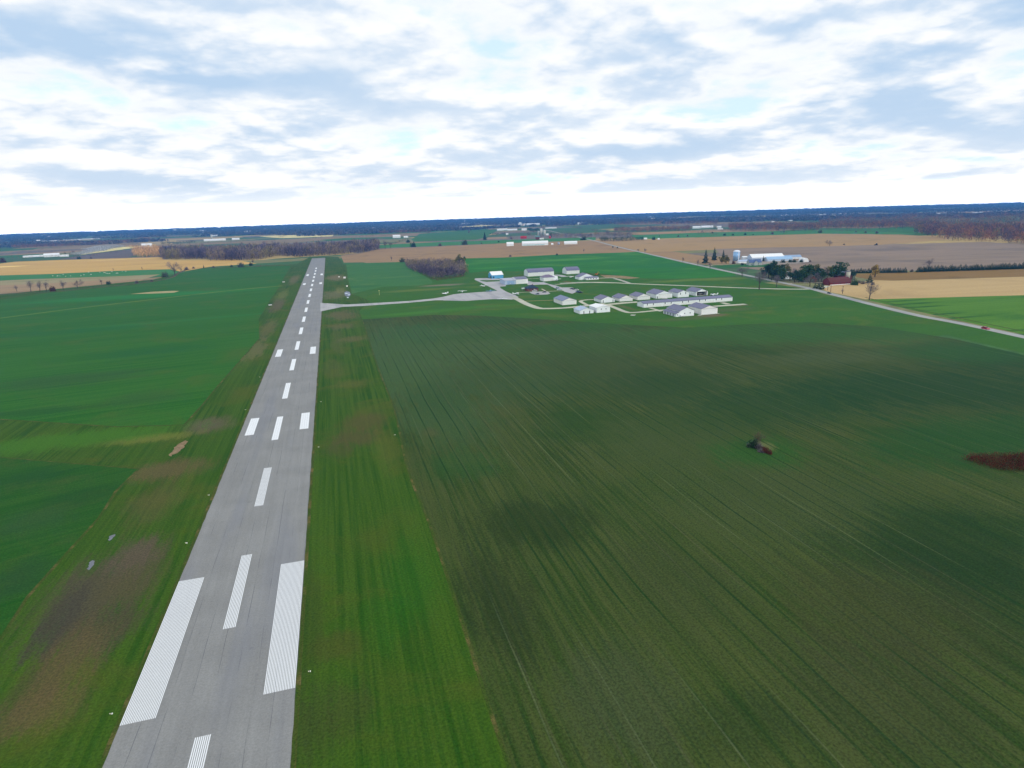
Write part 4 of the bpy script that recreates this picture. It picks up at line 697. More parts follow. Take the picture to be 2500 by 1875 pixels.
# ================================================================== AIRCRAFT AND VEHICLES
GLASS = plain('dark_glass', rgb(40, 48, 58), .1, .6, var=.05); TYRE = plain('black_tyre', rgb(30, 30, 32), .8, .2)
def aircraft(label, x, y, rz, mat, trim, high=True, group='light aircraft parked on the airfield', sc=1.):
    """single engined aeroplane, nose along local +y"""
    t = thing('light_aircraft', label, 'aeroplane', (x, y, 0), rz, group, sc)
    mb = MB(); st = [(-4.4, 1.35, .08, .12), (-3.2, 1.3, .22, .3), (-1.2, 1.3, .5, .62), (.4, 1.35, .56, .72), (1.5, 1.2, .5, .5), (2.6, 1.15, .38, .38), (2.9, 1.12, .15, .15)]; k = 10
    for (yy, zc_, rx, rz_) in st:
        for j in range(k): a = 2*math.pi*j/k; mb.v.append((rx*math.cos(a), yy, zc_+rz_*math.sin(a)))
    for i in range(len(st)-1):
        for j in range(k): mb.f.append((i*k+j, i*k+(j+1) % k, (i+1)*k+(j+1) % k, (i+1)*k+j))
    mb.f.append(tuple(range(k))); mb.f.append(tuple((len(st)-1)*k+j for j in range(k)))
    mb.build('fuselage', mat, t, True)
    zw = 2.12 if high else .95
    MB().add([(-5.3, -.35, zw+.05), (-5.3, .75, zw+.05), (0, 1.05, zw-.02), (5.3, .75, zw+.05), (5.3, -.35, zw+.05), (0, -.55, zw-.02)]+[(-5.3, -.3, zw+.17), (-5.3, .7, zw+.17), (0, 1.0, zw+.18), (5.3, .7, zw+.17), (5.3, -.3, zw+.17), (0, -.5, zw+.18)],
             [(0, 1, 2, 5), (5, 2, 3, 4), (6, 11, 8, 7), (11, 10, 9, 8), (0, 6, 7, 1), (1, 7, 8, 2), (2, 8, 9, 3), (3, 9, 10, 4), (4, 10, 11, 5), (5, 11, 6, 0)]).build('wing', mat, t)
    MB().box(-1.65, 1.65, -4.35, -3.55, 1.32, 1.42).build('tailplane', mat, t)
    MB().add([(-.06, -4.6, 1.43), (.06, -4.6, 1.43), (.06, -3.3, 1.5), (-.06, -3.3, 1.5), (-.04, -4.75, 2.75), (.04, -4.75, 2.75), (.04, -4.15, 2.75), (-.04, -4.15, 2.75)], [(0, 3, 2, 1), (4, 5, 6, 7), (0, 1, 5, 4), (1, 2, 6, 5), (2, 3, 7, 6), (3, 0, 4, 7)]).build('fin', trim, t)
    MB().add([(-.5, -.3, 1.6), (.5, -.3, 1.6), (.5, 1.25, 1.5), (-.5, 1.25, 1.5), (-.42, -.1, 2.12), (.42, -.1, 2.12), (.42, .75, 2.1), (-.42, .75, 2.1)], [(4, 5, 6, 7), (0, 1, 5, 4), (1, 2, 6, 5), (2, 3, 7, 6), (3, 0, 4, 7)]).build('canopy', GLASS, t)
    pr = MB().box(-.95, .95, 2.92, 2.97, 1.06, 1.18).build('propeller', TRIM, t); MB().lathe([(.16, 0), (.02, .3)], 8).build('spinner', trim, pr).matrix_local = Matrix.Translation((0, 2.97, 1.12)) @ Matrix.Rotation(-math.pi/2, 4, 'X')
    for sx, sy in ((-1.1, .1), (1.1, .1), (0, 2.2)):
        wmb = MB(); n = 10; cx = sx
        vs = [(cx-.08, sy+.26*math.cos(2*math.pi*j/n), .26+.26*math.sin(2*math.pi*j/n)) for j in range(n)]+[(cx+.08, sy+.26*math.cos(2*math.pi*j/n), .26+.26*math.sin(2*math.pi*j/n)) for j in range(n)]
        wmb.add(vs, [tuple(range(n)), tuple(range(2*n-1, n-1, -1))]+[(j, (j+1) % n, n+(j+1) % n, n+j) for j in range(n)])
        wh = wmb.build('wheel', TYRE, t); MB().tube([(sx, sy, .3), (sx*.4, sy, 1.0)], [.05, .06], 5).build('strut', mat, wh)
    return t
AW = plain('white_gloss_paint', rgb(240, 242, 242), .25, .5, var=.03); ABL = plain('blue_gloss_paint', rgb(70, 140, 200), .3, .5); ARD = plain('red_gloss_paint', rgb(170, 60, 60), .3, .5)
def ap(z, x, y): return G(*z(x, y))
for z, x, y, rz, mt, tr_, hi, lb in (
    (z8, 175, 518, 200, AW, AW, True, 'white high wing aeroplane parked alone on the grass left of the blue hangar lane'),
    (z8, 318, 615, 160, ABL, AW, False, 'small light blue aeroplane at the upper edge of the apron'),
    (z8, 565, 778, 165, AW, AW, False, 'white low wing aeroplane at the lower edge of the apron'),
    (z8, 862, 682, 230, AW, AW, True, 'white aeroplane parked where the lane leaves the apron'),
    (z8, 720, 462, 185, AW, AW, True, 'white aeroplane nose out at the operations building, left of two'),
    (z8, 800, 452, 175, AW, AW, False, 'white aeroplane beside the operations building, right of two'),
    (z14, 1470, 560, 180, AW, AW, True, 'white aeroplane behind the right end of the hipped hangar'),
    (z15, 945, 388, 120, AW, ARD, True, 'white and rose aeroplane left of the gabled house'),
    (z2, 1705, 838, 110, AW, AW, False, 'white aeroplane on the grass where taxiway meets apron'),
    (z2, 1857, 824, 170, AW, AW, True, 'white aeroplane on the grass along the upper apron edge')):
    g = ap(z, x, y); aircraft(lb, g[0], g[1], R(rz), mt, tr_, hi)
aircraft('white aeroplane half inside the open hangar', 347.6, 545, R(0), AW, AW, False)
aircraft('white aeroplane parked outside, right of the open hangar', 357.6, 534.6, R(60), AW, AW, False)

def car(label, cat, x, y, rz, mat, kind='saloon', group='vehicles about the airport', sc=1.):
    """local +y is forward"""
    t = thing('parked_car' if kind != 'pickup' else 'pickup_truck', label, cat, (x, y, 0), rz, group, sc)
    L, wd = (4.5, 1.8) if kind == 'saloon' else (5.4, 1.95)
    hood = .95 if kind == 'saloon' else 1.05; top = 1.45 if kind == 'saloon' else 1.8
    if kind == 'saloon': prof = [(-L/2, .3), (L/2, .3), (L/2, .72), (L/2-.2, .85), (.75, hood), (-L/2+.6, hood), (-L/2, .92)]; cab = [(-1.75, hood), (.8, hood), (.15, top), (-1.1, top)]
    elif kind == 'pickup': prof = [(-L/2, .4), (L/2, .4), (L/2, 1.0), (.9, hood+.05), (-L/2, hood+.05)]; cab = [(-.9, hood+.06), (1.0, hood+.06), (.35, top), (-.75, top)]
    else: prof = [(-L/2, .35), (L/2, .35), (L/2, .95), (1.5, hood), (-L/2, hood)]; cab = [(-L/2+.02, hood), (1.5, hood), (.7, 1.95), (-L/2+.12, 1.95)]
    bd = MB().prism(prof, 'x', -wd/2, wd/2).build('body', mat, t)
    MB().prism([(p[0], p[1]+.004) for p in cab], 'x', -wd/2+.12, wd/2-.12).build('window', GLASS, t)
    tp = max(p[1] for p in cab); xs = [p[0] for p in cab if p[1] > hood+.2]
    MB().box(-wd/2+.16, wd/2-.16, min(xs), max(xs), tp+.006, tp+.06).build('roof', mat, t)
    for sx in (-1, 1):
        for yy in (-L*.31, L*.31):
            n = 12; c = sx*(wd/2-.08)
            vs = [(c-.1, yy+.32*math.cos(2*math.pi*j/n), .32+.32*math.sin(2*math.pi*j/n)) for j in range(n)]+[(c+.1, yy+.32*math.cos(2*math.pi*j/n), .32+.32*math.sin(2*math.pi*j/n)) for j in range(n)]
            wh = MB().add(vs, [tuple(range(n)), tuple(range(2*n-1, n-1, -1))]+[(j, (j+1) % n, n+(j+1) % n, n+j) for j in range(n)]).build('wheel', TYRE, t)
            MB().add([(c+sx*.105, yy+.17*math.cos(2*math.pi*j/8), .32+.17*math.sin(2*math.pi*j/8)) for j in range(8)]+[(c+sx*.115, yy, .32)], [(j, (j+1) % 8, 8) for j in range(8)]).build('rim', TRIM, wh)
    for sx in (-1, 1):
        MB().box(sx*.6-.18, sx*.6+.18, L/2+.002, L/2+.03, .6, .76).build('headlight', H_ROOF, t); MB().box(sx*.62-.16, sx*.62+.16, -L/2-.03, -L/2-.002, .62, .78).build('tail_light', ARD, t)
    return t
CD = plain('dark_car_paint', rgb(34, 38, 50), .3, .5); CT = plain('teal_car_paint', rgb(46, 74, 88), .3, .5); CN = plain('navy_car_paint', rgb(36, 66, 122), .3, .5); CW = plain('white_car_paint', rgb(238, 238, 236), .3, .5); CS = plain('silver_car_paint', rgb(196, 208, 222), .3, .5); CR = plain('crimson_car_paint', rgb(176, 24, 52), .3, .5)
for z, x, y, rz, mt, kd, lb in ((z14, 800, 880, 95, CW, 'van', 'white van in front of the brick terminal'), (z14, 1090, 912, 88, CD, 'saloon', 'black car in the small car park right of the terminal'), (z14, 880, 970, 100, CT, 'saloon', 'dark teal car at the lower edge of the terminal car park'),
    (z14, 1910, 808, 75, CD, 'saloon', 'dark car leftmost in the row at the large parking area'), (z14, 1985, 822, 75, CD, 'saloon', 'dark car second in the row at the large parking area'), (z14, 2065, 845, 60, CW, 'saloon', 'white car between dark cars and the navy pickup'),
    (z14, 2110, 905, 60, CN, 'pickup', 'navy blue pickup at the corner of the parking area'), (z14, 2170, 925, 60, CD, 'pickup', 'black pickup behind the navy one on the grass'), (z14, 1470, 790, 92, CS, 'van', 'silver van at the neck of the parking area'), (z14, 1530, 838, 92, CS, 'saloon', 'silver car just below the silver van')):
    g = ap(z, x, y); car(lb, 'van' if kd == 'van' else 'pickup' if kd == 'pickup' else 'car', g[0], g[1], R(rz), mt, kd)
RD = math.atan2(-(G(2226, 767)[0]-G(2500, 823)[0]), G(2226, 767)[1]-G(2500, 823)[1])
g = G(*z7(1795, 1432)); car('red car driving along the country road at the right', 'car', g[0], g[1], RD+math.pi, CR, 'saloon', 'vehicles on the country road', 1.12)
g = G(*z7(108, 1048)); car('dark car on the country road below the red barn', 'car', g[0], g[1], RD+math.pi, CD, 'saloon', 'vehicles on the country road')
g = G(*z6(1952, 166)); t = thing('farm_tractor', 'tiny dark tractor on the line between tan and ploughed field', 'tractor', (g[0], g[1], 0), R(90), None, 1.5)
MB().box(-.5, .5, .2, 2.2, .7, 1.5).build('bonnet', CD, t); MB().box(-.7, .7, -1.2, .19, .8, 2.6).build('cab', GLASS, t)
for sx in (-1, 1):
    for yy, rr in ((-.7, .8), (1.6, .5)): MB().lathe([(rr, 0), (rr, .35)], 12).build('wheel', TYRE, t).matrix_local = Matrix.Translation((sx*.95-.175, yy, rr)) @ Matrix.Rotation(math.pi/2, 4, 'Y')
g = G(*z15(1570, 318)); t = thing('excavator', 'orange excavator beside the dirt patch behind the gabled house', 'excavator', (g[0], g[1], 0), R(-60)); OR = plain('orange_paint', rgb(196, 120, 30), .5, .4)
for sx in (-1.1, 1.1): MB().prism([(-1.9, .25), (-1.5, 0), (1.5, 0), (1.9, .25), (1.6, .8), (-1.6, .8)], 'x', sx-.3, sx+.3).build('track', TYRE, t)
MB().box(-1.2, 1.2, -1.8, 1.2, .85, 1.9).build('body', OR, t); MB().box(-1.2, -.1, .2, 1.25, 1.91, 3.0).build('cab', GLASS, t)
MB().tube([(.4, 1.2, 1.7), (.4, 3.4, 4.2), (.4, 5.4, 3.4)], [.28, .24, .18], 4).build('boom', OR, t); MB().tube([(.4, 5.4, 3.4), (.4, 5.0, 1.2)], [.18, .15], 4).build('arm', OR, t); MB().prism([(4.5, .3), (5.4, .2), (5.5, 1.1), (4.8, 1.3)], 'x', -.1, .9).build('bucket', TYRE, t)
g = G(*z16(935, 618)); t = thing('utility_trailer', 'small white box trailer against the front of the lean-to hangar', 'trailer', (g[0]-1.5, g[1], 0))
MB().box(0, 3.2, 0, 1.4, .45, 1.4).build('body', H_ROOF, t); MB().tube([(3.2, .7, .5), (4.2, .7, .45)], [.06, .06], 5).build('drawbar', TRIM, t)
for yy in (-.12, 1.42): MB().lathe([(.3, 0), (.3, .1)], 10).build('wheel', TYRE, t).matrix_local = Matrix.Translation((1.6, yy+.1, .3)) @ Matrix.Rotation(math.pi/2, 4, 'X')

# ================================================================== SMALL AIRFIELD FURNITURE
def edge_light(x, y, label):
    t = thing('runway_light', label, 'runway light', (x, y, 0), 0, 'lights beside the runway', .55)
    MB().lathe([(.22, 0), (.22, .05)], 10).build('base', TRIM, t); MB().lathe([(.06, .05), (.06, .3), (.16, .31), (.17, .45), (.02, .55)], 10).build('lens', plain('pale_lens', rgb(236, 232, 200), .3, .5), t)
    MB().box(.4, .75, -.2, .2, 0, .4).build('marker_block', H_ROOF, t)
for i, (z, x, y, lb) in enumerate(((r2, 869, 838, 'pale light in the grass right of the near threshold stripes'), (r2, 130, 66, 'pale light in the grass left of the near threshold, upper one'), (r1, 458, 1437, 'pale light in the grass left of the striped threshold, lowest one'), (r1, 772, 727, 'pale light left of the runway level with the second dash'), (r1, 864, 527, 'pale light left of the runway below the aiming marks'), (r1, 1018, 172, 'pale light left of the runway above the aiming marks'),
        (r3, 488, 1361, 'pale light right of the runway below the aiming mark'), (r3, 505, 1055, 'faint light right of the runway above the aiming mark'), (r3, 92, 888, 'faint light left of the runway in mid distance'), (r3, 1003, 1279, 'single white light at the crop edge right of the runway'))):
    g = G(*z(x, y)); edge_light(g[0], g[1], lb)
for x, y, lb in ((570, 690, 'cream equipment cabinet on the worn strip right of the far runway'), (655, 965, 'small cream cabinet above the pale patches on mud'), (385, 650, 'tiny cream cabinet left of the larger one by the far runway')):
    g = G(*z17(x, y)); t = thing('equipment_cabinet', lb, 'cabinet', (g[0], g[1], 0), 0, 'cabinets beside the runway', 1.3 if x == 570 else .8)
    MB().box(-1.2, 1.2, -.6, .6, .1, 1.5).build('body', W_WALL2, t); MB().prism([(-.75, 1.52), (.75, 1.52), (0, 1.85)], 'x', -1.35, 1.35).build('roof', H_ROOF, t)
for z, x, y, lb in ((z2, 325, 734, 'white flat cabinet on the grass left of the far runway'), (z2, 210, 932, 'white cabinet on the brown patch left of the runway')):
    g = G(*z(x, y)); t = thing('equipment_cabinet', lb, 'cabinet', (g[0], g[1], 0), 0, 'cabinets beside the runway')
    MB().box(-1.6, 1.6, -.6, .6, .1, .9).build('body', H_ROOF, t); MB().box(-1.75, 1.75, -.75, .75, .903, 1.0).build('lid', TRIM, t)
g = G(*z17(1745, 1250)); t = thing('weather_mast', 'thin pale mast with a small head in the grass above the taxiway', 'mast', (g[0], g[1], 0)); hm = height_at(g, z17(1745, 1100)[1])
MB().tube([(0, 0, 0), (0, 0, hm)], [.22, .16], 8).build('pole', plain('pale_green_paint', rgb(176, 190, 130), .5, .3), t); MB().lathe([(.1, hm-.5), (.5, hm-.3), (.55, hm+.2), (.1, hm+.5)], 10).build('head', plain('yellowish_head', rgb(206, 204, 150), .5, .3), t)
def pole(z, x, yb, yt, label):
    g = G(*z(x, yb)); h = height_at(g, z(x, yt)[1]); t = thing('utility_pole', label, 'utility pole', (g[0], g[1], 0), R(-13), 'utility poles along the country road')
    WD = plain('brown_pole_wood', rgb(92, 78, 66), .9, .1)
    MB().tube([(0, 0, -.1), (0, 0, h)], [.24, .17], 8).build('pole', WD, t); MB().box(-1.1, 1.1, -.08, .08, h-.9, h-.75).build('crossarm', WD, t)
    for sx in (-.95, 0, .95): MB().lathe([(.06, h-.748), (.08, h-.6), (.03, h-.5)], 6, (sx, 0)).build('insulator', TRIM, t)
pole(z10, 1232, 670, 560, 'brown utility pole at the left corner of the red barn'); pole(z10, 1277, 690, 590, 'utility pole on the road verge beside the dark car'); pole(z10, 1455, 715, 600, 'slim pole before the stubble field right of the barn'); pole(z6, 880, 520, 440, 'utility pole among the roadside trees left of the junction')

# ================================================================== TREES, BUSHES, WOODS
def leaf_mat(name, cols, rough=.9, wide=.0):
    """foliage: palette picked per leaf, drifting a little from tree to tree"""
    m = new_mat(name); nb = NB(m.node_tree)
    isl = nb.n('ShaderNodeNewGeometry', out=8); orr = nb.n('ShaderNodeObjectInfo', out=5)
    f = nb.math('FRACT', nb.math('MULTIPLY_ADD', orr, .25, isl))
    rp = m.node_tree.nodes.new('ShaderNodeValToRGB'); m.node_tree.links.new(f, rp.inputs[0]); e = rp.color_ramp
    e.elements[0].color = cols[0]; e.elements[1].color = cols[-1]
    for i, c in enumerate(cols[1:-1]): e.elements.new((i+1)/(len(cols)-1)).color = c
    return finish(m, nb, rp.outputs[0], rough, .1)
def wood_mat(name, cols):
    """woods: colour per tree (tint attribute) with a little per-twig change"""
    m = new_mat(name); nb = NB(m.node_tree)
    at = nb.n('ShaderNodeAttribute', out=2, attribute_name='tint'); isl = nb.n('ShaderNodeNewGeometry', out=8)
    rp = m.node_tree.nodes.new('ShaderNodeValToRGB'); m.node_tree.links.new(at, rp.inputs[0]); e = rp.color_ramp
    e.elements[0].color = cols[0]; e.elements[1].color = cols[-1]
    for i, c in enumerate(cols[1:-1]): e.elements.new((i+1)/(len(cols)-1)).color = c
    c = nb.n('ShaderNodeVectorMath', {0: rp.outputs[0], 3: nb.maprange(isl, 0., 1., .35, 1.65, smooth=False)}, operation='SCALE')
    return finish(m, nb, c, .95, .05)
BARK = plain('grey_bark', rgb(84, 76, 74), .95, .1, var=.3)
TW_GREY = leaf_mat('grey_twigs', [rgb(108, 98, 106), rgb(124, 114, 116), rgb(92, 84, 96), rgb(136, 124, 116)])
TW_BROWN = leaf_mat('brown_twigs', [rgb(98, 84, 72), rgb(84, 70, 64), rgb(120, 104, 84)])
LF_DARK = leaf_mat('dark_needles', [rgb(34, 62, 48), rgb(50, 80, 54), rgb(28, 54, 48), rgb(66, 92, 56)])
LF_GREEN = leaf_mat('green_leaves', [rgb(40, 70, 38), rgb(58, 92, 44), rgb(34, 60, 36), rgb(80, 104, 50)])
LF_OLIVE = leaf_mat('olive_leaves', [rgb(94, 98, 50), rgb(120, 112, 54), rgb(74, 86, 46), rgb(140, 124, 62)])
LF_ORANGE = leaf_mat('orange_leaves', [rgb(158, 80, 36), rgb(134, 66, 38), rgb(172, 100, 44)])
LF_RUST = leaf_mat('russet_leaves', [rgb(92, 50, 38), rgb(74, 42, 36), rgb(110, 70, 48)])
LF_YEL = leaf_mat('yellow_leaves', [rgb(164, 136, 62), rgb(140, 118, 58), rgb(180, 152, 78)])
LF_GB = leaf_mat('grey_green_leaves', [rgb(84, 94, 76), rgb(72, 84, 72), rgb(104, 108, 84)])

def np_mesh(name, V, mat, tint=None):
    """triangle soup from an (n,3,3) array"""
    n = len(V); me = bpy.data.meshes.new(name); me.vertices.add(n*3); me.loops.add(n*3); me.polygons.add(n)
    me.vertices.foreach_set('co', V.reshape(-1).astype(np.float32)); me.loops.foreach_set('vertex_index', np.arange(n*3, dtype=np.int32))
    me.polygons.foreach_set('loop_start', np.arange(0, n*3, 3, dtype=np.int32)); me.polygons.foreach_set('loop_total', np.full(n, 3, np.int32))
    if tint is not None:
        a = me.attributes.new('tint', 'FLOAT', 'FACE'); a.data.foreach_set('value', tint.astype(np.float32))
    me.update(); me.materials.append(mat); return me
def slivers(B, D, L, Wd):
    """thin tapering triangles: base points B, unit directions D, lengths, widths"""
    n = len(B); rnd = rng.normal(size=(n, 3)); S = np.cross(D, rnd); S /= np.linalg.norm(S, axis=1, keepdims=True)+1e-9
    return np.stack([B-S*Wd[:, None]/2, B+S*Wd[:, None]/2, B+D*L[:, None]], 1)
def leaves(Cn, size):
    n = len(Cn); a = rng.normal(size=(n, 3)); a /= np.linalg.norm(a, axis=1, keepdims=True); c = np.cross(a, rng.normal(size=(n, 3))); c /= np.linalg.norm(c, axis=1, keepdims=True)+1e-9
    return np.stack([Cn-a*size[:, None]*.6, Cn+a*size[:, None]*.6, Cn+c*size[:, None]], 1)
def unit(v): return v/(np.linalg.norm(v, axis=1, keepdims=True)+1e-9)
def trunk_mesh(h, r, limbs, spread, base):
    mb = MB(); lean = rng.normal(0, .03, 2)*h
    mb.tube([(0, 0, -.15), (lean[0]*.3, lean[1]*.3, h*.25), (lean[0], lean[1], h*.6), (lean[0]*1.3, lean[1]*1.3, h*.86)], [r*1.3, r, r*.6, r*.15], 6)
    for i in range(limbs):
        a = 2.4*i+rng.uniform(0, 1); z0 = h*rng.uniform(base, base+.3); L = h*rng.uniform(.28, .45)
        p0 = np.array([lean[0]*z0/h, lean[1]*z0/h, z0]); d1 = np.array([math.cos(a)*spread, math.sin(a)*spread, rng.uniform(.6, 1.1)]); d1 /= np.linalg.norm(d1)
        p1 = p0+d1*L*.5; p2 = p1+(d1+np.array([0, 0, .35]))*L*.5
        mb.tube([p0, p1, p2], [r*.42, r*.26, r*.07], 4)
    return mb.mesh('trunk', BARK)
def bare_meshes(h=10., spread=.8, base=.25, n=620, mat=None, wd=.085, wide=.34):
    """leafless tree: twigs fanning outwards through an uneven crown"""
    tr = trunk_mesh(h, h*.022, 9, spread, base)
    lob = rng.normal(size=(9, 3))*np.array([wide*.42, wide*.42, .13])*h+np.array([0, 0, h*(.5+base*.5)])
    k = rng.integers(0, 9, n); B = lob[k]+rng.normal(size=(n, 3))*h*np.array([.075, .075, .08])
    o = B-np.array([0, 0, h*base]); D = unit(o+rng.normal(size=(n, 3))*h*.12); L = h*rng.uniform(.06, .19, n)
    V = slivers(B, D, L, rng.uniform(.5, 1.5, n)*wd*h/10); V[:, :, 2] = np.clip(V[:, :, 2], h*.06, h*1.02)
    return tr, np_mesh('crown', V, mat or TW_GREY)
def leafy_meshes(h=10., mat=None, n=1200, wide=.44, base=.18, size=.06, lobes=11):
    tr = trunk_mesh(h, h*.028, 6, .7, .25)
    lob = rng.normal(size=(lobes, 3))*np.array([wide*.5, wide*.5, .16])*h+np.array([0, 0, h*.58]); rr = h*rng.uniform(.10, .2, lobes)
    k = rng.integers(0, lobes, n); U = unit(rng.normal(size=(n, 3))); C = lob[k]+U*(rr[k]*rng.uniform(.55, 1.1, n))[:, None]
    C[:, 2] = np.clip(C[:, 2], h*base*.5, h)
    return tr, np_mesh('crown', leaves(C, h*size*rng.uniform(.6, 1.5, n)), mat or LF_GREEN)
def conifer_meshes(h=10., wide=.2, n=900, mat=None):
    tr = MB().tube([(0, 0, -.1), (0, 0, h*.5), (0, 0, h*.97)], [h*.022, h*.013, h*.003], 6).mesh('trunk', BARK)
    z = h*(.06+.92*rng.uniform(0, 1, n)**1.25); a = rng.uniform(0, 2*math.pi, n); tier = .78+.3*np.sin(z/h*26+rng.uniform(0, .8))
    r = wide*h*(1.03-z/h)*tier*np.sqrt(rng.uniform(.1, 1, n)); B = np.stack([r*np.cos(a), r*np.sin(a), z], 1)
    D = unit(np.stack([np.cos(a), np.sin(a), rng.uniform(-.7, .15, n)], 1)); L = h*.075*(1.25-z/h)*rng.uniform(.7, 1.5, n)
    return tr, np_mesh('crown', slivers(B, D, L, L*.62), mat or LF_DARK)
def bush_meshes(h=10., mat=None, n=700, twig=False, wide=.62):
    mb = MB()
    for i in range(6):
        a = i*1.05; mb.tube([(0, 0, -.1), (math.cos(a)*h*.12, math.sin(a)*h*.12, h*.3), (math.cos(a)*h*.3, math.sin(a)*h*.3, h*.65)], [h*.02, h*.015, h*.004], 4)
    tr = mb.mesh('stem', BARK); U = unit(rng.normal(size=(n, 3))); U[:, 2] = abs(U[:, 2]); rad_ = rng.uniform(.45, 1.05, n)*(.8+.25*np.sin(3*np.arctan2(U[:, 1], U[:, 0])+1))
    C = U*rad_[:, None]*np.array([wide, wide, .9])*h
    if twig: V = slivers(C*.7, unit(U+rng.normal(size=(n, 3))*.35), h*rng.uniform(.12, .34, n), np.full(n, .02*h))
    else: V = leaves(C, h*.09*rng.uniform(.6, 1.4, n))
    V[:, :, 2] = np.maximum(V[:, :, 2], .02)
    return tr, np_mesh('crown', V, mat or LF_GB)
KINDS = {
 'bare': ('bare_tree', 'tree', lambda: bare_meshes()), 'slim': ('bare_tree', 'tree', lambda: bare_meshes(spread=.45, base=.2, n=420, wide=.2)), 'round': ('bare_tree', 'tree', lambda: bare_meshes(base=.12, n=900, wide=.5, wd=.1)),
 'brown': ('bare_tree', 'tree', lambda: bare_meshes(mat=TW_BROWN, n=700, wide=.4)), 'green': ('leafy_tree', 'tree', lambda: leafy_meshes()), 'dark': ('leafy_tree', 'tree', lambda: leafy_meshes(mat=LF_DARK)), 'olive': ('leafy_tree', 'tree', lambda: leafy_meshes(mat=LF_OLIVE)),
 'orange': ('autumn_tree', 'tree', lambda: leafy_meshes(mat=LF_ORANGE, n=600)), 'yellow': ('autumn_tree', 'tree', lambda: leafy_meshes(mat=LF_YEL, n=420, wide=.2)), 'rust': ('autumn_bush', 'bush', lambda: bush_meshes(mat=LF_RUST, wide=.5)), 'conifer': ('conifer', 'conifer', lambda: conifer_meshes()),
 'cedar': ('conifer', 'conifer', lambda: conifer_meshes(wide=.42, n=1100)), 'bush': ('bush', 'bush', lambda: bush_meshes()), 'twigbush': ('bare_bush', 'bush', lambda: bush_meshes(mat=TW_GREY, twig=True)), 'darkbush': ('bush', 'bush', lambda: bush_meshes(mat=LF_DARK)), 'gbush': ('bush', 'bush', lambda: bush_meshes(mat=LF_GREEN)),
}
POOL = {k: [v[2]() for _ in range(3 if k in ('bare', 'round', 'conifer', 'cedar', 'dark', 'green') else 2)] for k, v in KINDS.items()}
NT_ = 0
def plant(kind, g, h, label, group=None, squash=1.):
    global NT_
    nm, cat, _ = KINDS[kind]; ms = POOL[kind]; tr, cr_ = ms[NT_ % len(ms)]; NT_ += 1
    t = thing(nm, label, cat, (g[0], g[1], 0), random.uniform(0, 6.28), group, h/10)
    t.scale = (h/10*squash, h/10*squash, h/10)
    for me in (tr, cr_):
        o = bpy.data.objects.new(me.name.split('.')[0], me); COL.objects.link(o); o.parent = t
    return t
def tree(z, x, yb, yt, kind, label, group=None, squash=1.):
    g = G(*z(x, yb)); h = max(1.2, min(26, height_at(g, z(x, yt)[1]))); return plant(kind, g, h, label, group, squash)
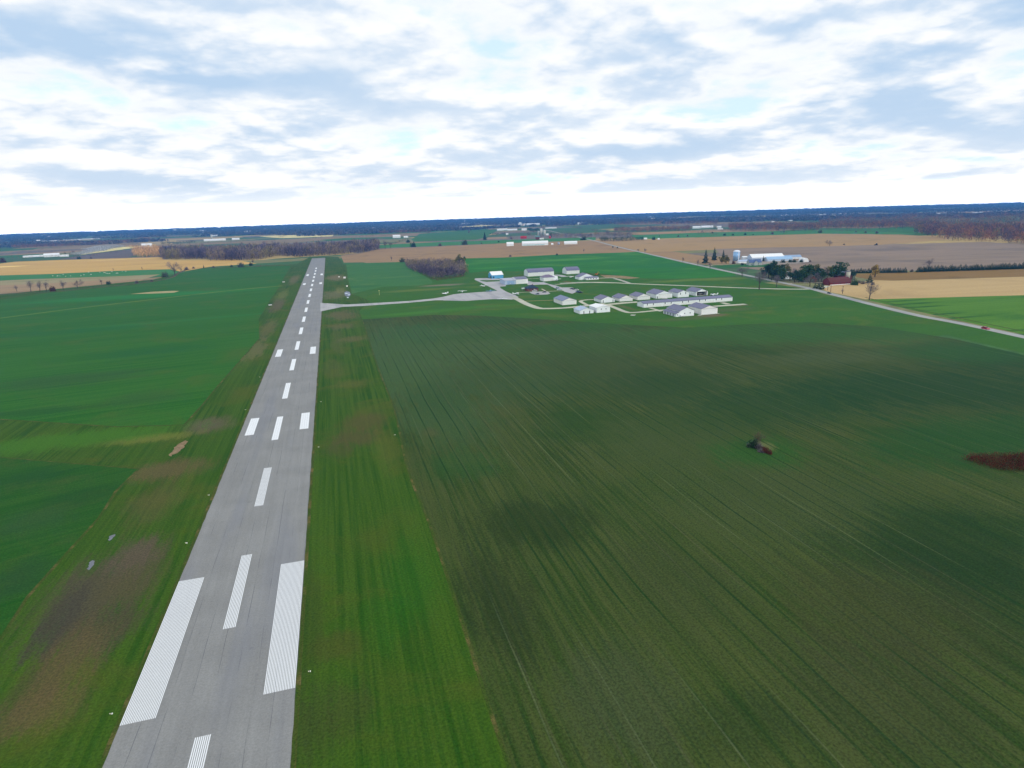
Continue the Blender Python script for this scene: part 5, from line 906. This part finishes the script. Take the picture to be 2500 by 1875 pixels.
TREES = [
 # hedgerow along the left crop
 (z9, 220, 800, 712, 'slim', 'faint bare tree, leftmost in the field hedge at left'), (z9, 400, 805, 665, 'bare', 'tall bare tree in the left field hedge, second from left'), (z9, 515, 802, 655, 'slim', 'slender bare tree in the left field hedge before the russet bush'), (z9, 600, 795, 655, 'slim', 'thin bare tree just left of the russet bush'),
 (z9, 685, 795, 715, 'rust', 'russet red bush in the left field hedge'), (z9, 815, 778, 655, 'bare', 'broad bare tree right of the russet bush'), (z9, 1000, 757, 640, 'round', 'dense bare tree in the left hedge, roundest of the row'), (z9, 1310, 716, 636, 'slim', 'slim pale bare tree at the hedge kink'),
 (z9, 1395, 708, 652, 'darkbush', 'dark bush beside the slim pale tree in the hedge'), (z9, 1760, 692, 640, 'twigbush', 'low grey bush in the left hedge before the curve'), (z9, 1950, 672, 630, 'twigbush', 'low grey bush on the curve of the left hedge'),
 (z1, 1415, 690, 635, 'bush', 'grey green bush at the foot of the big bare hedge tree'), (z1, 1500, 672, 552, 'round', 'biggest bare tree of the left hedge, by the golden field'), (z1, 1600, 630, 588, 'twigbush', 'grey bush right of the biggest bare hedge tree'), (z1, 1660, 615, 592, 'twigbush', 'small grey bush in the thin hedge at the golden field'),
 (z1, 1747, 612, 586, 'conifer', 'small dark conifer in the thin hedge'), (z1, 1830, 610, 585, 'twigbush', 'faint grey bush right of the small dark conifer'), (z1, 1985, 602, 580, 'darkbush', 'small dark bush near the dark wood'), (z1, 2065, 605, 553, 'bush', 'round grey green bush before the dark wood'), (z1, 2150, 592, 564, 'darkbush', 'dark bush near the runway end hedge'), (z1, 2168, 572, 540, 'bare', 'small bare tree at the hedge near the wood'),
 (z2, 45, 592, 560, 'darkbush', 'dark bush left of the small stubble corner'), (z2, 62, 575, 538, 'slim', 'thin bare tree over the stubble corner'),
 (z9, 1460, 530, 498, 'slim', 'little bare tree on the golden field edge, left of two'), (z9, 1830, 518, 482, 'slim', 'little bare tree on the golden field edge, right of two'), (z9, 40, 425, 345, 'rust', 'reddish bare tree at the far left edge'), (z9, 940, 330, 268, 'brown', 'brown tree beside the smoke at the left farm'), (z9, 1020, 382, 338, 'darkbush', 'dark thicket below the smoke on the golden field'), (z9, 730, 322, 292, 'brown', 'small brown tree behind the two tier barn'), (z9, 840, 320, 295, 'olive', 'small olive tree behind the small gabled house'), (z9, 1170, 378, 345, 'twigbush', 'grey bush on the golden field far edge'),
 # around the thicket and the stubble behind
 (z2, 1250, 550, 508, 'slim', 'pale bare tree on the crop edge left of the thicket'), (z2, 1342, 562, 513, 'bush', 'round green bush just left of the thicket'), (z2, 1832, 590, 497, 'olive', 'tall olive tree with a dark tip at the thicket\'s right'), (z2, 1874, 532, 508, 'darkbush', 'small dark bush right of the thicket'), (z2, 1455, 600, 545, 'brown', 'brown tree at the left end of the thicket'),
 (z2, 1392, 394, 360, 'darkbush', 'dark round bush beyond the stubble, left of two'), (z2, 1437, 432, 380, 'darkbush', 'dark round bush beyond the stubble, right of two'), (z2, 1195, 445, 370, 'bare', 'grey bare tree right of the dark wood'), (z2, 1240, 440, 385, 'bare', 'second grey bare tree right of the dark wood'), (z2, 1878, 412, 358, 'bush', 'broad olive bush on the green strip'), (z2, 2050, 372, 302, 'conifer', 'dark tall conifer left of the far dark hedge'), (z2, 1665, 425, 385, 'twigbush', 'faint twiggy bush on the green strip'), (z2, 1320, 395, 370, 'brown', 'brown bush beneath the white farmhouse'),
 (z5, 160, 445, 418, 'twigbush', 'low bush on the stubble edge above the apron'), (z5, 560, 432, 412, 'darkbush', 'small dark bush on the bright crop edge'), (z5, 790, 408, 378, 'slim', 'tiny bare tree on the bright crop edge'),
 (z5, 1258, 405, 374, 'bare', 'small dark bare tree by the road, left of two'), (z5, 1315, 414, 372, 'bare', 'small grey bare tree by the road, right of two'), (z5, 1040, 366, 352, 'darkbush', 'dark low bush by the road, left of two'), (z5, 1078, 372, 358, 'darkbush', 'dark low bush by the road, right of two'), (z5, 1640, 492, 448, 'slim', 'thin bare tree on the road left of the conifers'),
 (z6, 100, 372, 310, 'slim', 'thin bare roadside tree left of the conifers'), (z6, 180, 352, 205, 'conifer', 'broad dark conifer, leftmost of three by the farm'), (z6, 228, 408, 330, 'slim', 'thin bare roadside tree below the conifers'), (z6, 270, 322, 185, 'conifer', 'tallest narrow conifer, middle of three by the farm'), (z6, 365, 300, 212, 'conifer', 'dark conifer behind the orange brown tree'), (z6, 395, 355, 268, 'olive', 'orange brown tree left of the big silo'), (z6, 350, 350, 280, 'olive', 'olive tree beside the orange brown tree'), (z6, 470, 358, 318, 'rust', 'dark russet bush below the silo'), (z6, 560, 372, 340, 'darkbush', 'small dark bush before the farm garage'),
 (z13, 955, 348, 222, 'conifer', 'dark conifer before the white roofed barn'), (z13, 1400, 380, 285, 'darkbush', 'dark bush before the pale blue barn, left'), (z13, 1560, 372, 285, 'darkbush', 'dark bush before the machine shed, left of two'), (z13, 1650, 372, 290, 'darkbush', 'dark bush before the machine shed, right of two'), (z13, 1810, 370, 285, 'darkbush', 'dark bush against the white tent shed'), (z13, 1185, 368, 305, 'darkbush', 'dark low bush before the pale blue barn gable'), (z13, 2005, 365, 300, 'twigbush', 'twiggy bush right of the white tent shed'),
 (z6, 560, 497, 385, 'round', 'round bare grey tree beside the road below the farmhouse'), (z6, 738, 626, 415, 'bare', 'tall bare tree on the airport road, tallest of two'), (z6, 915, 602, 478, 'bare', 'smaller bare tree on the grass left of the junction'),
 # roadside farmstead cluster
 (z10, 265, 490, 335, 'dark', 'dark evergreen at the left end of the farmstead trees'), (z10, 345, 485, 225, 'dark', 'tall dark green tree, left of the farmstead clump'), (z10, 420, 490, 240, 'dark', 'tallest dark green tree of the farmstead clump'), (z10, 390, 520, 320, 'dark', 'broad dark tree low in the farmstead clump'), (z10, 490, 520, 290, 'green', 'green tree right of the tallest dark tree'), (z10, 545, 500, 300, 'olive', 'olive tree in the farmstead clump'), (z10, 615, 440, 272, 'olive', 'yellowish tree rising behind the hidden white house'),
 (z10, 665, 530, 330, 'round', 'grey bare tree beside the hidden white house'), (z10, 735, 550, 365, 'dark', 'dark tree right of the hidden white house'), (z10, 800, 550, 370, 'green', 'green tree in the middle of the farmstead'), (z10, 850, 545, 310, 'green', 'tall green tree before the ploughed field'), (z10, 870, 550, 420, 'dark', 'low dark tree in the middle of the farmstead'), (z10, 930, 500, 275, 'green', 'tall green tree with yellow top, left one'), (z10, 1010, 480, 262, 'olive', 'tall yellow green tree, top of the farmstead'), (z10, 1090, 540, 330, 'dark', 'dark tree above the orange bush'), (z10, 1140, 545, 350, 'dark', 'dark tree left of the brown bare trees'),
 (z10, 965, 610, 385, 'round', 'grey bare tree on the road verge by the orange bush'), (z10, 1038, 545, 452, 'orange', 'bright orange bush by the roadside'), (z10, 1225, 500, 310, 'brown', 'brown thinning tree left of the big green tree'), (z10, 1330, 500, 290, 'olive', 'olive tree beside the tallest green tree'), (z10, 1385, 505, 250, 'green', 'tallest green tree behind the red barn'), (z10, 1440, 490, 310, 'green', 'green tree left of the cream silo'), (z10, 1250, 540, 450, 'twigbush', 'grey twiggy bush left of the red barn roof'),
 (z10, 1545, 520, 465, 'darkbush', 'dark bush at the foot of the cream silo'), (z10, 1600, 500, 365, 'dark', 'dark evergreen right of the cream silo'), (z10, 1640, 590, 490, 'gbush', 'green bush at the right end of the red barn'), (z10, 1700, 560, 495, 'twigbush', 'pale brush heap right of the red barn, left of two'), (z10, 1760, 575, 505, 'twigbush', 'pale brush heap right of the red barn, right of two'), (z10, 1860, 560, 420, 'cedar', 'dark lone evergreen at the stubble corner'), (z10, 1905, 590, 520, 'twigbush', 'grey bush below the dark lone evergreen'), (z10, 1855, 815, 535, 'bare', 'tall bare tree beside the road at the stubble field'), (z10, 1940, 470, 245, 'yellow', 'slender yellow tree in front of the long dark hedge'),
 (z10, 1042, 640, 555, 'cedar', 'dark cedar by the road, left of three'), (z10, 1095, 650, 548, 'cedar', 'dark cedar by the road, middle of three'), (z10, 1148, 655, 545, 'cedar', 'dark cedar by the road, right of three'), (z10, 465, 618, 478, 'bare', 'thin bare tree on the lawn left of the junction'), (z10, 1455, 722, 640, 'slim', 'thin sapling before the stubble field'),
 # fields on the right
 (z7, 110, 535, 462, 'round', 'round brown tree alone in the tan field'), (z7, 268, 522, 497, 'twigbush', 'tiny bush right of the lone round field tree'), (z7, 1180, 780, 665, 'bare', 'leaning bare tree over the gap in the dark hedge'), (z7, 1000, 812, 770, 'twigbush', 'grey twiggy bush in the gap of the dark hedge'), (z7, 990, 815, 792, 'cedar', 'tiny cedar in the gap of the dark hedge'),
 (z11, 1190, 332, 302, 'darkbush', 'dark bush on the far meadow line, left of three'), (z11, 1280, 330, 306, 'darkbush', 'dark bush on the far meadow line, middle of three'), (z11, 1412, 326, 298, 'darkbush', 'dark bush on the far meadow line, right of three'), (z11, 1497, 326, 312, 'darkbush', 'tiny dark bush after the three on the meadow line'), (z11, 1705, 318, 278, 'twigbush', 'grey bush on the far meadow, left of the pair'), (z11, 1825, 316, 268, 'round', 'grey tree on the far meadow, right of the pair'), (z11, 945, 308, 268, 'slim', 'thin tree on the far strip'), (z11, 1060, 305, 288, 'darkbush', 'dark bush on the far strip'), (z11, 790, 342, 318, 'twigbush', 'grey bush on the far meadow left part'), (z11, 690, 345, 318, 'twigbush', 'grey bush on the far meadow, first from left'), (z11, 485, 350, 322, 'bare', 'bare tree right of the bungalow bushes'),
 (z11, 425, 378, 338, 'darkbush', 'dark round bush between bungalow and tiny shed'), (z7, 395, 386, 362, 'twigbush', 'grey bush on the right meadow, first of three'), (z7, 500, 392, 360, 'twigbush', 'grey bush on the right meadow, second of three'), (z7, 620, 398, 358, 'twigbush', 'grey bush on the right meadow, third of three'), (z7, 12, 392, 352, 'bush', 'bush at the left of the right meadow'),
 # round the far road and the elevator farm
 (z3, 212, 408, 292, 'conifer', 'dark tall tree standing alone left of the red barn'), (z3, 1740, 418, 345, 'darkbush', 'dark clump left of where the road vanishes'), (z3, 1700, 420, 385, 'darkbush', 'dark low bush left of the road clump'), (z3, 1850, 400, 300, 'bare', 'bare tree just left of the vanishing road'), (z3, 1235, 375, 290, 'conifer', 'dark pointed tree right of the silos'), (z3, 660, 215, 165, 'conifer', 'dark far conifer left of the elevator, first'), (z3, 700, 212, 165, 'conifer', 'dark far conifer left of the elevator, second'), (z3, 620, 400, 355, 'twigbush', 'faint bush at the bare patch'), (z3, 160, 475, 445, 'twigbush', 'faint bush on the dark green strip'), (z3, 425, 450, 425, 'darkbush', 'tiny dark bush on the dark green strip'),
]
for a in TREES: tree(*a)
# three-part clumps of trees behind the far farms (single trees cannot be told apart there)
HG = 'long dark hedge of conifers between ploughed land and standing corn'
def hedge_row(x0, y0, x1, y1, hpx, label):
    a, b_ = G(*z7(x0, y0)), G(*z7(x1, y1)); L = math.hypot(b_[0]-a[0], b_[1]-a[1]); n = int(L/2.7)
    for i in range(n):
        f = (i+.5)/n; h = hpx*random.uniform(.82, 1.15)
        plant('cedar', (a[0]+(b_[0]-a[0])*f+random.uniform(-.5, .5), a[1]+(b_[1]-a[1])*f+random.uniform(-.8, .8)), h, label, HG, random.uniform(1.05, 1.35))
hedge_row(330, 828, 940, 820, 6.2, 'dark cedar in the hedge stretch left of the gap'); hedge_row(1055, 816, 2230, 778, 7.4, 'dark cedar in the hedge stretch right of the gap')
# bushes in the big crop
LB = 'shrubs of the small thicket in the big crop'
tree(z19, 285, 268, 165, 'brown', 'dark twiggy little tree rising from the thicket in the big crop', LB); tree(z19, 262, 272, 195, 'darkbush', 'dark shrub left of the twiggy little tree', LB, .9); tree(z19, 300, 282, 215, 'twigbush', 'grey twiggy shrub in front of the little tree', LB)
tree(z19, 345, 305, 258, 'rust', 'russet shrub right of the twiggy little tree', LB, 1.2); tree(z19, 378, 318, 285, 'rust', 'low russet shrub at the right end of the thicket', LB, 1.5); tree(z19, 318, 308, 270, 'twigbush', 'low grey shrub between russet shrubs', LB, 1.3); tree(z19, 235, 268, 232, 'twigbush', 'low grey shrub at the left end of the thicket', LB, 1.3)

def in_poly(X, Y, P):
    ins = np.zeros(len(X), bool); n = len(P)
    for i in range(n):
        x0, y0 = P[i]; x1, y1 = P[(i+1) % n]
        c = ((y0 > Y) != (y1 > Y)) & (X < (x1-x0)*(Y-y0)/(y1-y0+1e-12)+x0); ins ^= c
    return ins
def scatter(P, sp):
    P = np.array(P); x0, y0 = P.min(0); x1, y1 = P.max(0)
    gx, gy = np.meshgrid(np.arange(x0, x1, sp), np.arange(y0, y1, sp)); X = gx.ravel()+rng.uniform(-.5, .5, gx.size)*sp; Y = gy.ravel()+rng.uniform(-.5, .5, gx.size)*sp
    k = in_poly(X, Y, P); return np.stack([X[k], Y[k]], 1)
def vnoise(X, Y, s, seed):
    r = np.random.default_rng(seed); v = 0
    for i in range(7):
        a = r.uniform(0, 6.28); f = r.uniform(.6, 2.2)/s; v = v+np.sin((X*math.cos(a)+Y*math.sin(a))*f*6.28+r.uniform(0, 6.28))
    return v/7
def wood_mesh(name, pts, h, mat, per=60, wide=.26, tint=None, sl=(.10, .26), sw=.035, low=.12):
    """a wood as one mass: every tree a trunk sliver and a cloud of upward twigs"""
    n = len(pts); T = vnoise(pts[:, 0], pts[:, 1], 120, 3)*.9+.45+rng.normal(0, .3, n) if tint is None else tint
    idx = np.repeat(np.arange(n), per); N = n*per; hh = h[idx]
    U = unit(rng.normal(size=(N, 3))); rr = rng.uniform(.2, 1, N)**.5
    B = np.stack([pts[idx, 0]+U[:, 0]*rr*hh*wide, pts[idx, 1]+U[:, 1]*rr*hh*wide, hh*(.56+U[:, 2]*rr*.36)], 1)
    D = unit(np.stack([U[:, 0]*.6, U[:, 1]*.6, np.abs(U[:, 2])*.4+.7], 1)+rng.normal(size=(N, 3))*.25)
    lowm = rng.uniform(0, 1, N) < low; B[lowm, 2] = hh[lowm]*rng.uniform(0, .25, lowm.sum())
    L = hh*rng.uniform(sl[0], sl[1], N); V = slivers(B, D, L, hh*sw*rng.uniform(.5, 1.6, N)); TT = T[idx]+rng.normal(0, .06, N)
    Bt = np.stack([pts[:, 0], pts[:, 1], np.zeros(n)], 1); Dt = unit(np.stack([rng.normal(0, .06, n), rng.normal(0, .06, n), np.ones(n)], 1))
    V = np.concatenate([V, slivers(Bt, Dt, h*.7, h*.045)]); TT = np.concatenate([TT, T])
    V[:, :, 2] = np.maximum(V[:, :, 2], 0)
    return np_mesh(name, V, mat, np.clip(TT, 0, 1))
def wood(name, label, P, sp, hr, mat, per=60, **k):
    pts = scatter(P, sp); h = (hr[0]+(hr[1]-hr[0])*rng.uniform(0, 1, len(pts))**1.3)*(1+.25*vnoise(pts[:, 0], pts[:, 1], 45, 5))
    o = bpy.data.objects.new(name, wood_mesh(name, pts, h, mat, per, **k)); COL.objects.link(o); tag(o, label, 'woodland', kind='stuff')
    return o
WM_GREY = wood_mat('grey_wood', [rgb(78, 68, 88), rgb(104, 92, 108), rgb(126, 112, 116), rgb(138, 120, 98), rgb(132, 122, 76)])
WM_BROWN = wood_mat('brown_wood', [rgb(76, 66, 84), rgb(104, 80, 86), rgb(136, 88, 72), rgb(160, 108, 68), rgb(122, 116, 72)])
WM_RED = wood_mat('red_scrub', [rgb(66, 22, 28), rgb(86, 28, 34), rgb(104, 40, 36), rgb(110, 68, 46), rgb(58, 30, 34)])
WM_ORANGE = wood_mat('orange_wood', [rgb(196, 156, 112), rgb(216, 166, 104), rgb(230, 186, 130), rgb(176, 140, 112)])  # autumn orange, its sunlit brightness put into the colours
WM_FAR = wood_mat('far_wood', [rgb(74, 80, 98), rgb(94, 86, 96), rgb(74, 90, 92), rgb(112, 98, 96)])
WM_GREEN = wood_mat('dark_green_wood', [rgb(30, 52, 46), rgb(40, 66, 50), rgb(54, 72, 50), rgb(70, 80, 60)])
def back(P, dist):      # push a frontage back, away from the camera, to give a wood its depth
    out = []
    for x, y in P[::-1]:
        r = math.hypot(x, y); out.append((x*(r+dist)/r, y*(r+dist)/r))
    return P+out
wood('dark_wood', 'big leafless grey wood beyond the runway end', back(PX(z1, [(1395, 541), (1560, 538), (1780, 536), (1800, 549), (2000, 549), (2212, 541)])+PX(z2, [(60, 540), (110, 545), (270, 508)]), 360), 9.5, (18, 29), WM_GREY, 64)
wood('dark_wood', 'right part of the leafless wood with yellow bushes at its foot', back(PX(z2, [(272, 510), (460, 518), (640, 508), (830, 496), (960, 484), (1000, 480), (1140, 455)]), 330), 9.5, (15, 27), WM_GREY, 64)
wood('orange_wood', 'sunlit orange wood at the left end of the dark wood', back(PX(z9, [(1730, 352), (1900, 358), (2080, 358)]), 380), 13, (15, 28), WM_ORANGE, 56, wide=.34)
th = wood('thicket', 'grey purple thicket of bare bushes left of the blue hangar', PX(z12, [(450, 575), (640, 670), (800, 725), (1010, 800), (1130, 850), (1400, 835), (1880, 790), (2030, 700), (1940, 560), (1860, 470), (1400, 440), (760, 450), (450, 460)]), 5.0, (4, 12), WM_GREY, 70, wide=.36, low=.2)
wood('red_scrub', 'low russet scrub along the near edge of the thicket', PX(z12, [(780, 740), (1020, 815), (1110, 880), (1250, 905), (1440, 880), (1900, 810), (2020, 740), (1900, 770), (1400, 825), (1130, 845)]), 2.2, (1.2, 2.4), wood_mat('russet_scrub', [rgb(98, 62, 54), rgb(118, 72, 58), rgb(104, 88, 54), rgb(84, 66, 60)]), 40, wide=.7, low=.3)
wood('red_scrub', 'dark red dogwood thicket at the right edge of the big crop', PX(z19, [(1775, 365), (1800, 345), (1850, 335), (1960, 345), (2100, 340), (2300, 335), (2500, 345), (2640, 380), (2600, 430), (2400, 462), (2212, 458), (2050, 440), (1880, 405)]), 1.0, (1.6, 2.7), WM_RED, 60, wide=.55, low=.3)
wood('brown_forest', 'wide brown purple forest at the right behind the ploughed field', back(PX(z7, [(1040, 412), (1240, 436), (1420, 478), (1850, 492), (2212, 518), (2700, 530)]), 700), 15, (15, 24), WM_BROWN, 60, wide=.36)
wood('brown_forest', 'brown forest band behind the far meadow, left of the wide forest', back(PX(z11, [(1235, 278), (1600, 290), (2100, 284), (2212, 284)])+PX(z7, [(0, 352), (600, 348), (1160, 345), (1280, 400)]), 600), 17, (15, 22), WM_BROWN, 46, wide=.4)
wood('brown_forest', 'brown forest rising behind the wide forest at the far right', back(PX(z7, [(900, 330), (1300, 330), (2212, 400), (2900, 420)]), 1900), 26, (15, 22), WM_BROWN, 30, wide=.6)
wood('brown_forest', 'brown forest behind the band left of the wide forest', back(PX(z7, [(0, 300), (500, 300), (1000, 300)]), 1500), 26, (14, 20), WM_BROWN, 30, wide=.6)
wood('brown_forest', 'brown forest strip right of the vanishing road', back(PX(z11, [(0, 300), (180, 300), (500, 290), (830, 282)]), 380), 16, (12, 17), WM_BROWN, 44, wide=.45)
wood('brown_forest', 'second brown forest strip behind the white sheds', back(PX(z11, [(0, 222), (400, 218), (800, 220), (1115, 216)]), 700), 22, (12, 17), WM_BROWN, 30, wide=.5)
wood('green_wood', 'dark green belt of trees right of where the road vanishes', back(PX(z5, [(930, 312), (1100, 314), (1300, 304)]), 60), 8, (8, 13), WM_GREEN, 50, wide=.4)
wood('grey_wood', 'grey tree belt around the silos and the vanishing road', back(PX(z3, [(1210, 385), (1400, 385), (1640, 390), (1820, 395)]), 230), 14, (9, 15), WM_GREY, 40, wide=.42)
wood('grey_wood', 'grey tree belt right of the vanishing road', back(PX(z3, [(1900, 370), (2100, 372), (2212, 372)])+PX(z5, [(900, 265), (1080, 285), (1200, 280)]), 260), 15, (9, 16), WM_GREY, 40, wide=.42)
wood('green_wood', 'dark green grove around the white house below the elevator', back(PX(z3, [(885, 275), (960, 300), (1050, 275)]), 160), 13, (12, 18), WM_GREEN, 40, wide=.4)
wood('green_wood', 'low dark hedge of trees left of the little white house', back(PX(z3, [(290, 340), (420, 338), (530, 332)]), 40), 9, (7, 11), WM_GREEN, 40, wide=.45)
wood('brown_forest', 'purple brown wood strip beyond the white farmhouse', back(PX(z2, [(1155, 320), (1350, 315), (1560, 308)]), 240), 17, (12, 17), WM_BROWN, 34, wide=.45)
wood('brown_forest', 'purple brown wood far at left behind the fields', back(PX(z1, [(110, 450), (300, 440), (600, 428), (900, 412), (1290, 385)]), 420), 18, (13, 18), WM_BROWN, 36, wide=.45)
wood('grey_wood', 'sunlit scattered trees around the bright farm at left', back(PX(z9, [(1600, 240), (1750, 235), (1950, 225)]), 120), 22, (8, 13), WM_ORANGE, 36, wide=.4)
wood('green_wood', 'dark trees behind the left wood beside the long barn', back(PX(z1, [(1380, 415), (1440, 412), (1520, 410), (1680, 398)]), 80), 14, (10, 14), WM_GREEN, 40, wide=.4)
# the wooded plain out to the horizon, as one mass
A = []
for lo, hi, sp, th_ in ((3600, 5200, 24, .14), (5200, 8000, 36, .05), (8000, 12500, 55, .0)):
    n = int((hi*hi-lo*lo)*R(96)/2/(sp*sp)); r = np.sqrt(rng.uniform(lo*lo, hi*hi, n)); a = YAW+rng.uniform(-R(48), R(48), n); X, Y = r*np.sin(a), r*np.cos(a)
    c13, s13 = math.cos(R(13)), math.sin(R(13)); xr, yr = X*c13-Y*s13, X*s13+Y*c13
    keep = vnoise(xr/2.2, yr, 900, 11)+.6*vnoise(xr/1.5, yr, 340, 12) > th_
    A.append(np.stack([X[keep], Y[keep], np.full(keep.sum(), 1.0 if hi < 9000 else 1.25)], 1))
A = np.concatenate(A); hF = rng.uniform(11, 17, len(A))*A[:, 2]
o = bpy.data.objects.new('distant_woods', wood_mesh('distant_woods', A[:, :2], hF, WM_FAR, 16, wide=1.0, sl=(.2, .5), sw=.5, low=.3)); COL.objects.link(o)
tag(o, 'blue wooded plain stretching to the horizon', 'woodland', kind='stuff')
# hedgerows between the far fields
P_ = []
for i in range(150):
    rr_ = math.sqrt(random.uniform(1900**2, 5600**2)); a = YAW+random.uniform(-.8, .8); x, y = rr_*math.sin(a), rr_*math.cos(a)
    an = R(-13)+(math.pi/2 if random.random() < .7 else 0); L = random.uniform(120, 420)
    for k in range(int(L/8)):
        if random.random() < .7: P_.append((x+math.cos(an)*k*8+random.uniform(-2, 2), y+math.sin(an)*k*8+random.uniform(-2, 2)))
P_ = np.array(P_)
o = bpy.data.objects.new('far_hedges', wood_mesh('far_hedges', P_, rng.uniform(4, 12, len(P_)), WM_BROWN, 30, wide=.45)); COL.objects.link(o); tag(o, 'brown tree lines between the far fields', 'hedge', kind='stuff')
bm_ = MB().prism([(0, -.05), (12, -.05), (12, 4.5), (6, 8), (0, 4.5)], 'x', 0, 34).mesh('far_barn', plain('far_white_paint', rgb(240, 240, 238), .6, .3))
for i in range(34):
    rr_ = random.uniform(4300, 10500); a = YAW+random.uniform(-.72, .72); o = bpy.data.objects.new('far_barn', bm_); COL.objects.link(o)
    o.location = (rr_*math.sin(a), rr_*math.cos(a), 9); o.location.z = 0; o.rotation_euler = (0, 0, -a+random.uniform(-.4, .4)); o.scale = (random.uniform(.6, 2.2), 1, random.uniform(1, 1.9))
    tag(o, 'tiny white roof among the blue woods towards the horizon', 'barn', 'tiny white roofs towards the horizon')
# rough grass and scrub in the left hedge bottom
HL = smooth_line(PX(z9, [(-400, 850), (0, 838), (600, 805), (1000, 766), (1700, 704), (2000, 664), (2212, 618)])+PX(z1, [(1550, 646), (1700, 614), (2212, 598)])+PX(z2, [(100, 592), (390, 588)]), 10)
ribbon('hedge_bottom', HL, 5, 6, field_mat('dead_grass', [rgb(92, 80, 62), rgb(74, 70, 56), rgb(118, 100, 74)], 0, 2, 6, 8, 1))
pts = np.array([(x+rng.normal(0, 1.2), y+rng.normal(0, 1.5)) for i in range(len(HL)-1) for (x, y) in [(HL[i][0]+(HL[i+1][0]-HL[i][0])*f, HL[i][1]+(HL[i+1][1]-HL[i][1])*f) for f in np.linspace(0, 1, max(2, int(math.dist(HL[i], HL[i+1])/2.2)))]])
o = bpy.data.objects.new('hedge_scrub', wood_mesh('hedge_scrub', pts, rng.uniform(.7, 2.4, len(pts)), wood_mat('hedge_scrub', [rgb(72, 64, 62), rgb(88, 76, 66), rgb(64, 70, 54), rgb(104, 86, 64)]), 26, wide=.7, low=.3)); COL.objects.link(o); tag(o, 'low brown scrub along the left field hedge', 'scrub', kind='stuff')

# ------------------------------------------------------------------ cattle on the green strip
def cow_mesh():
    mb = MB(); k = 8
    st = [(-1.15, 1.15, .1, .16), (-1.0, 1.1, .3, .36), (-.4, 1.02, .36, .42), (.3, 1.02, .36, .44), (.8, 1.1, .28, .38), (1.05, 1.05, .18, .24), (1.4, .7, .13, .17), (1.62, .45, .11, .13), (1.85, .3, .07, .08)]
    for (x, z, ry, rz_) in st:
        for j in range(k): a = 2*math.pi*j/k; mb.v.append((x, ry*math.cos(a), z+rz_*math.sin(a)))
    for i in range(len(st)-1):
        for j in range(k): mb.f.append((i*k+j, i*k+(j+1) % k, (i+1)*k+(j+1) % k, (i+1)*k+j))
    mb.f.append(tuple(range(k))); mb.f.append(tuple((len(st)-1)*k+j for j in range(k)))
    for sx, kx in ((-.85, -.12), (.7, .04)):
        for sy in (-.2, .2): mb.tube([(sx, sy, .9), (sx+kx, sy, .45), (sx, sy, 0)], [.14, .07, .06], 5)
    mb.tube([(-1.1, 0, 1.3), (-1.3, 0, .9), (-1.3, 0, .5)], [.05, .03, .05], 4)
    for sy in (-.14, .14): mb.tube([(1.5, sy*.8, .66), (1.5, sy*2, .7)], [.05, .03], 4)
    return mb.mesh('cow', plain('white_hide', rgb(232, 228, 216), .8, .2), True)
CM = cow_mesh()
for i, (x, y) in enumerate(((680, 603), (742, 604), (770, 604), (845, 610), (910, 603), (1040, 601), (1078, 590), (1170, 586), (812, 584), (1140, 556), (1285, 556), (1340, 562), (1362, 566), (1380, 572), (1408, 574), (1440, 550), (1500, 570), (1515, 568), (1572, 546), (1618, 546))):
    g = G(*z9(x, y)); o = bpy.data.objects.new('cow', CM); COL.objects.link(o); o.location = (g[0], g[1], 0.02); o.rotation_euler = (0, 0, random.uniform(0, 6.28))
    tag(o, 'white cow grazing on the green strip beyond the left hedge', 'cow', 'white cows on the green strip')

# ------------------------------------------------------------------ air: dust over the dry field and haze over the plain
def vol(name, c, dens):
    m = bpy.data.materials.new(name); m.use_nodes = True; t_ = m.node_tree; t_.nodes.clear(); out = t_.nodes.new('ShaderNodeOutputMaterial'); v = t_.nodes.new('ShaderNodeVolumePrincipled')
    v.inputs['Color'].default_value = c; v.inputs['Density'].default_value = dens; v.inputs['Anisotropy'].default_value = .6; t_.links.new(v.outputs[0], out.inputs[1]); return m
def puff(name, label, path, mat):
    bm = bmesh.new()
    for (x, y, z, r) in path:
        s = bmesh.ops.create_icosphere(bm, subdivisions=2, radius=r); bmesh.ops.scale(bm, vec=(1.6, 1, .22), verts=s['verts']); bmesh.ops.translate(bm, vec=(x, y, z), verts=s['verts'])
    me = bpy.data.meshes.new(name); bm.to_mesh(me); bm.free(); me.materials.append(mat); o = bpy.data.objects.new(name, me); COL.objects.link(o); return tag(o, label, 'dust', kind='stuff')
a0, a1 = G(*z9(1010, 338)), G(*z9(1380, 250)); path = []
for i in range(30):
    f = i/29; path.append((a0[0]+(a1[0]-a0[0])*f+rng.normal(0, 9), a0[1]+(a1[1]-a0[1])*f+rng.normal(0, 30), rng.uniform(2, 5)+9*f*rng.uniform(.4, 1), rng.uniform(.5, 1.2)*(12+20*f)))
puff('dust_cloud', 'pale dust drifting over the dark soil field at left', path, vol('dust', (.97, .95, .88, 1), .022))
me = MB().lathe([(12590, -1.), (12590, 92.)], 96).mesh('haze', vol('haze', (.10, .42, 1.0, 1), 1.1e-4))
o = bpy.data.objects.new('haze', me); COL.objects.link(o); o['kind'] = 'stuff'; o['label'] = 'blue autumn haze over the plain'
settle_all()
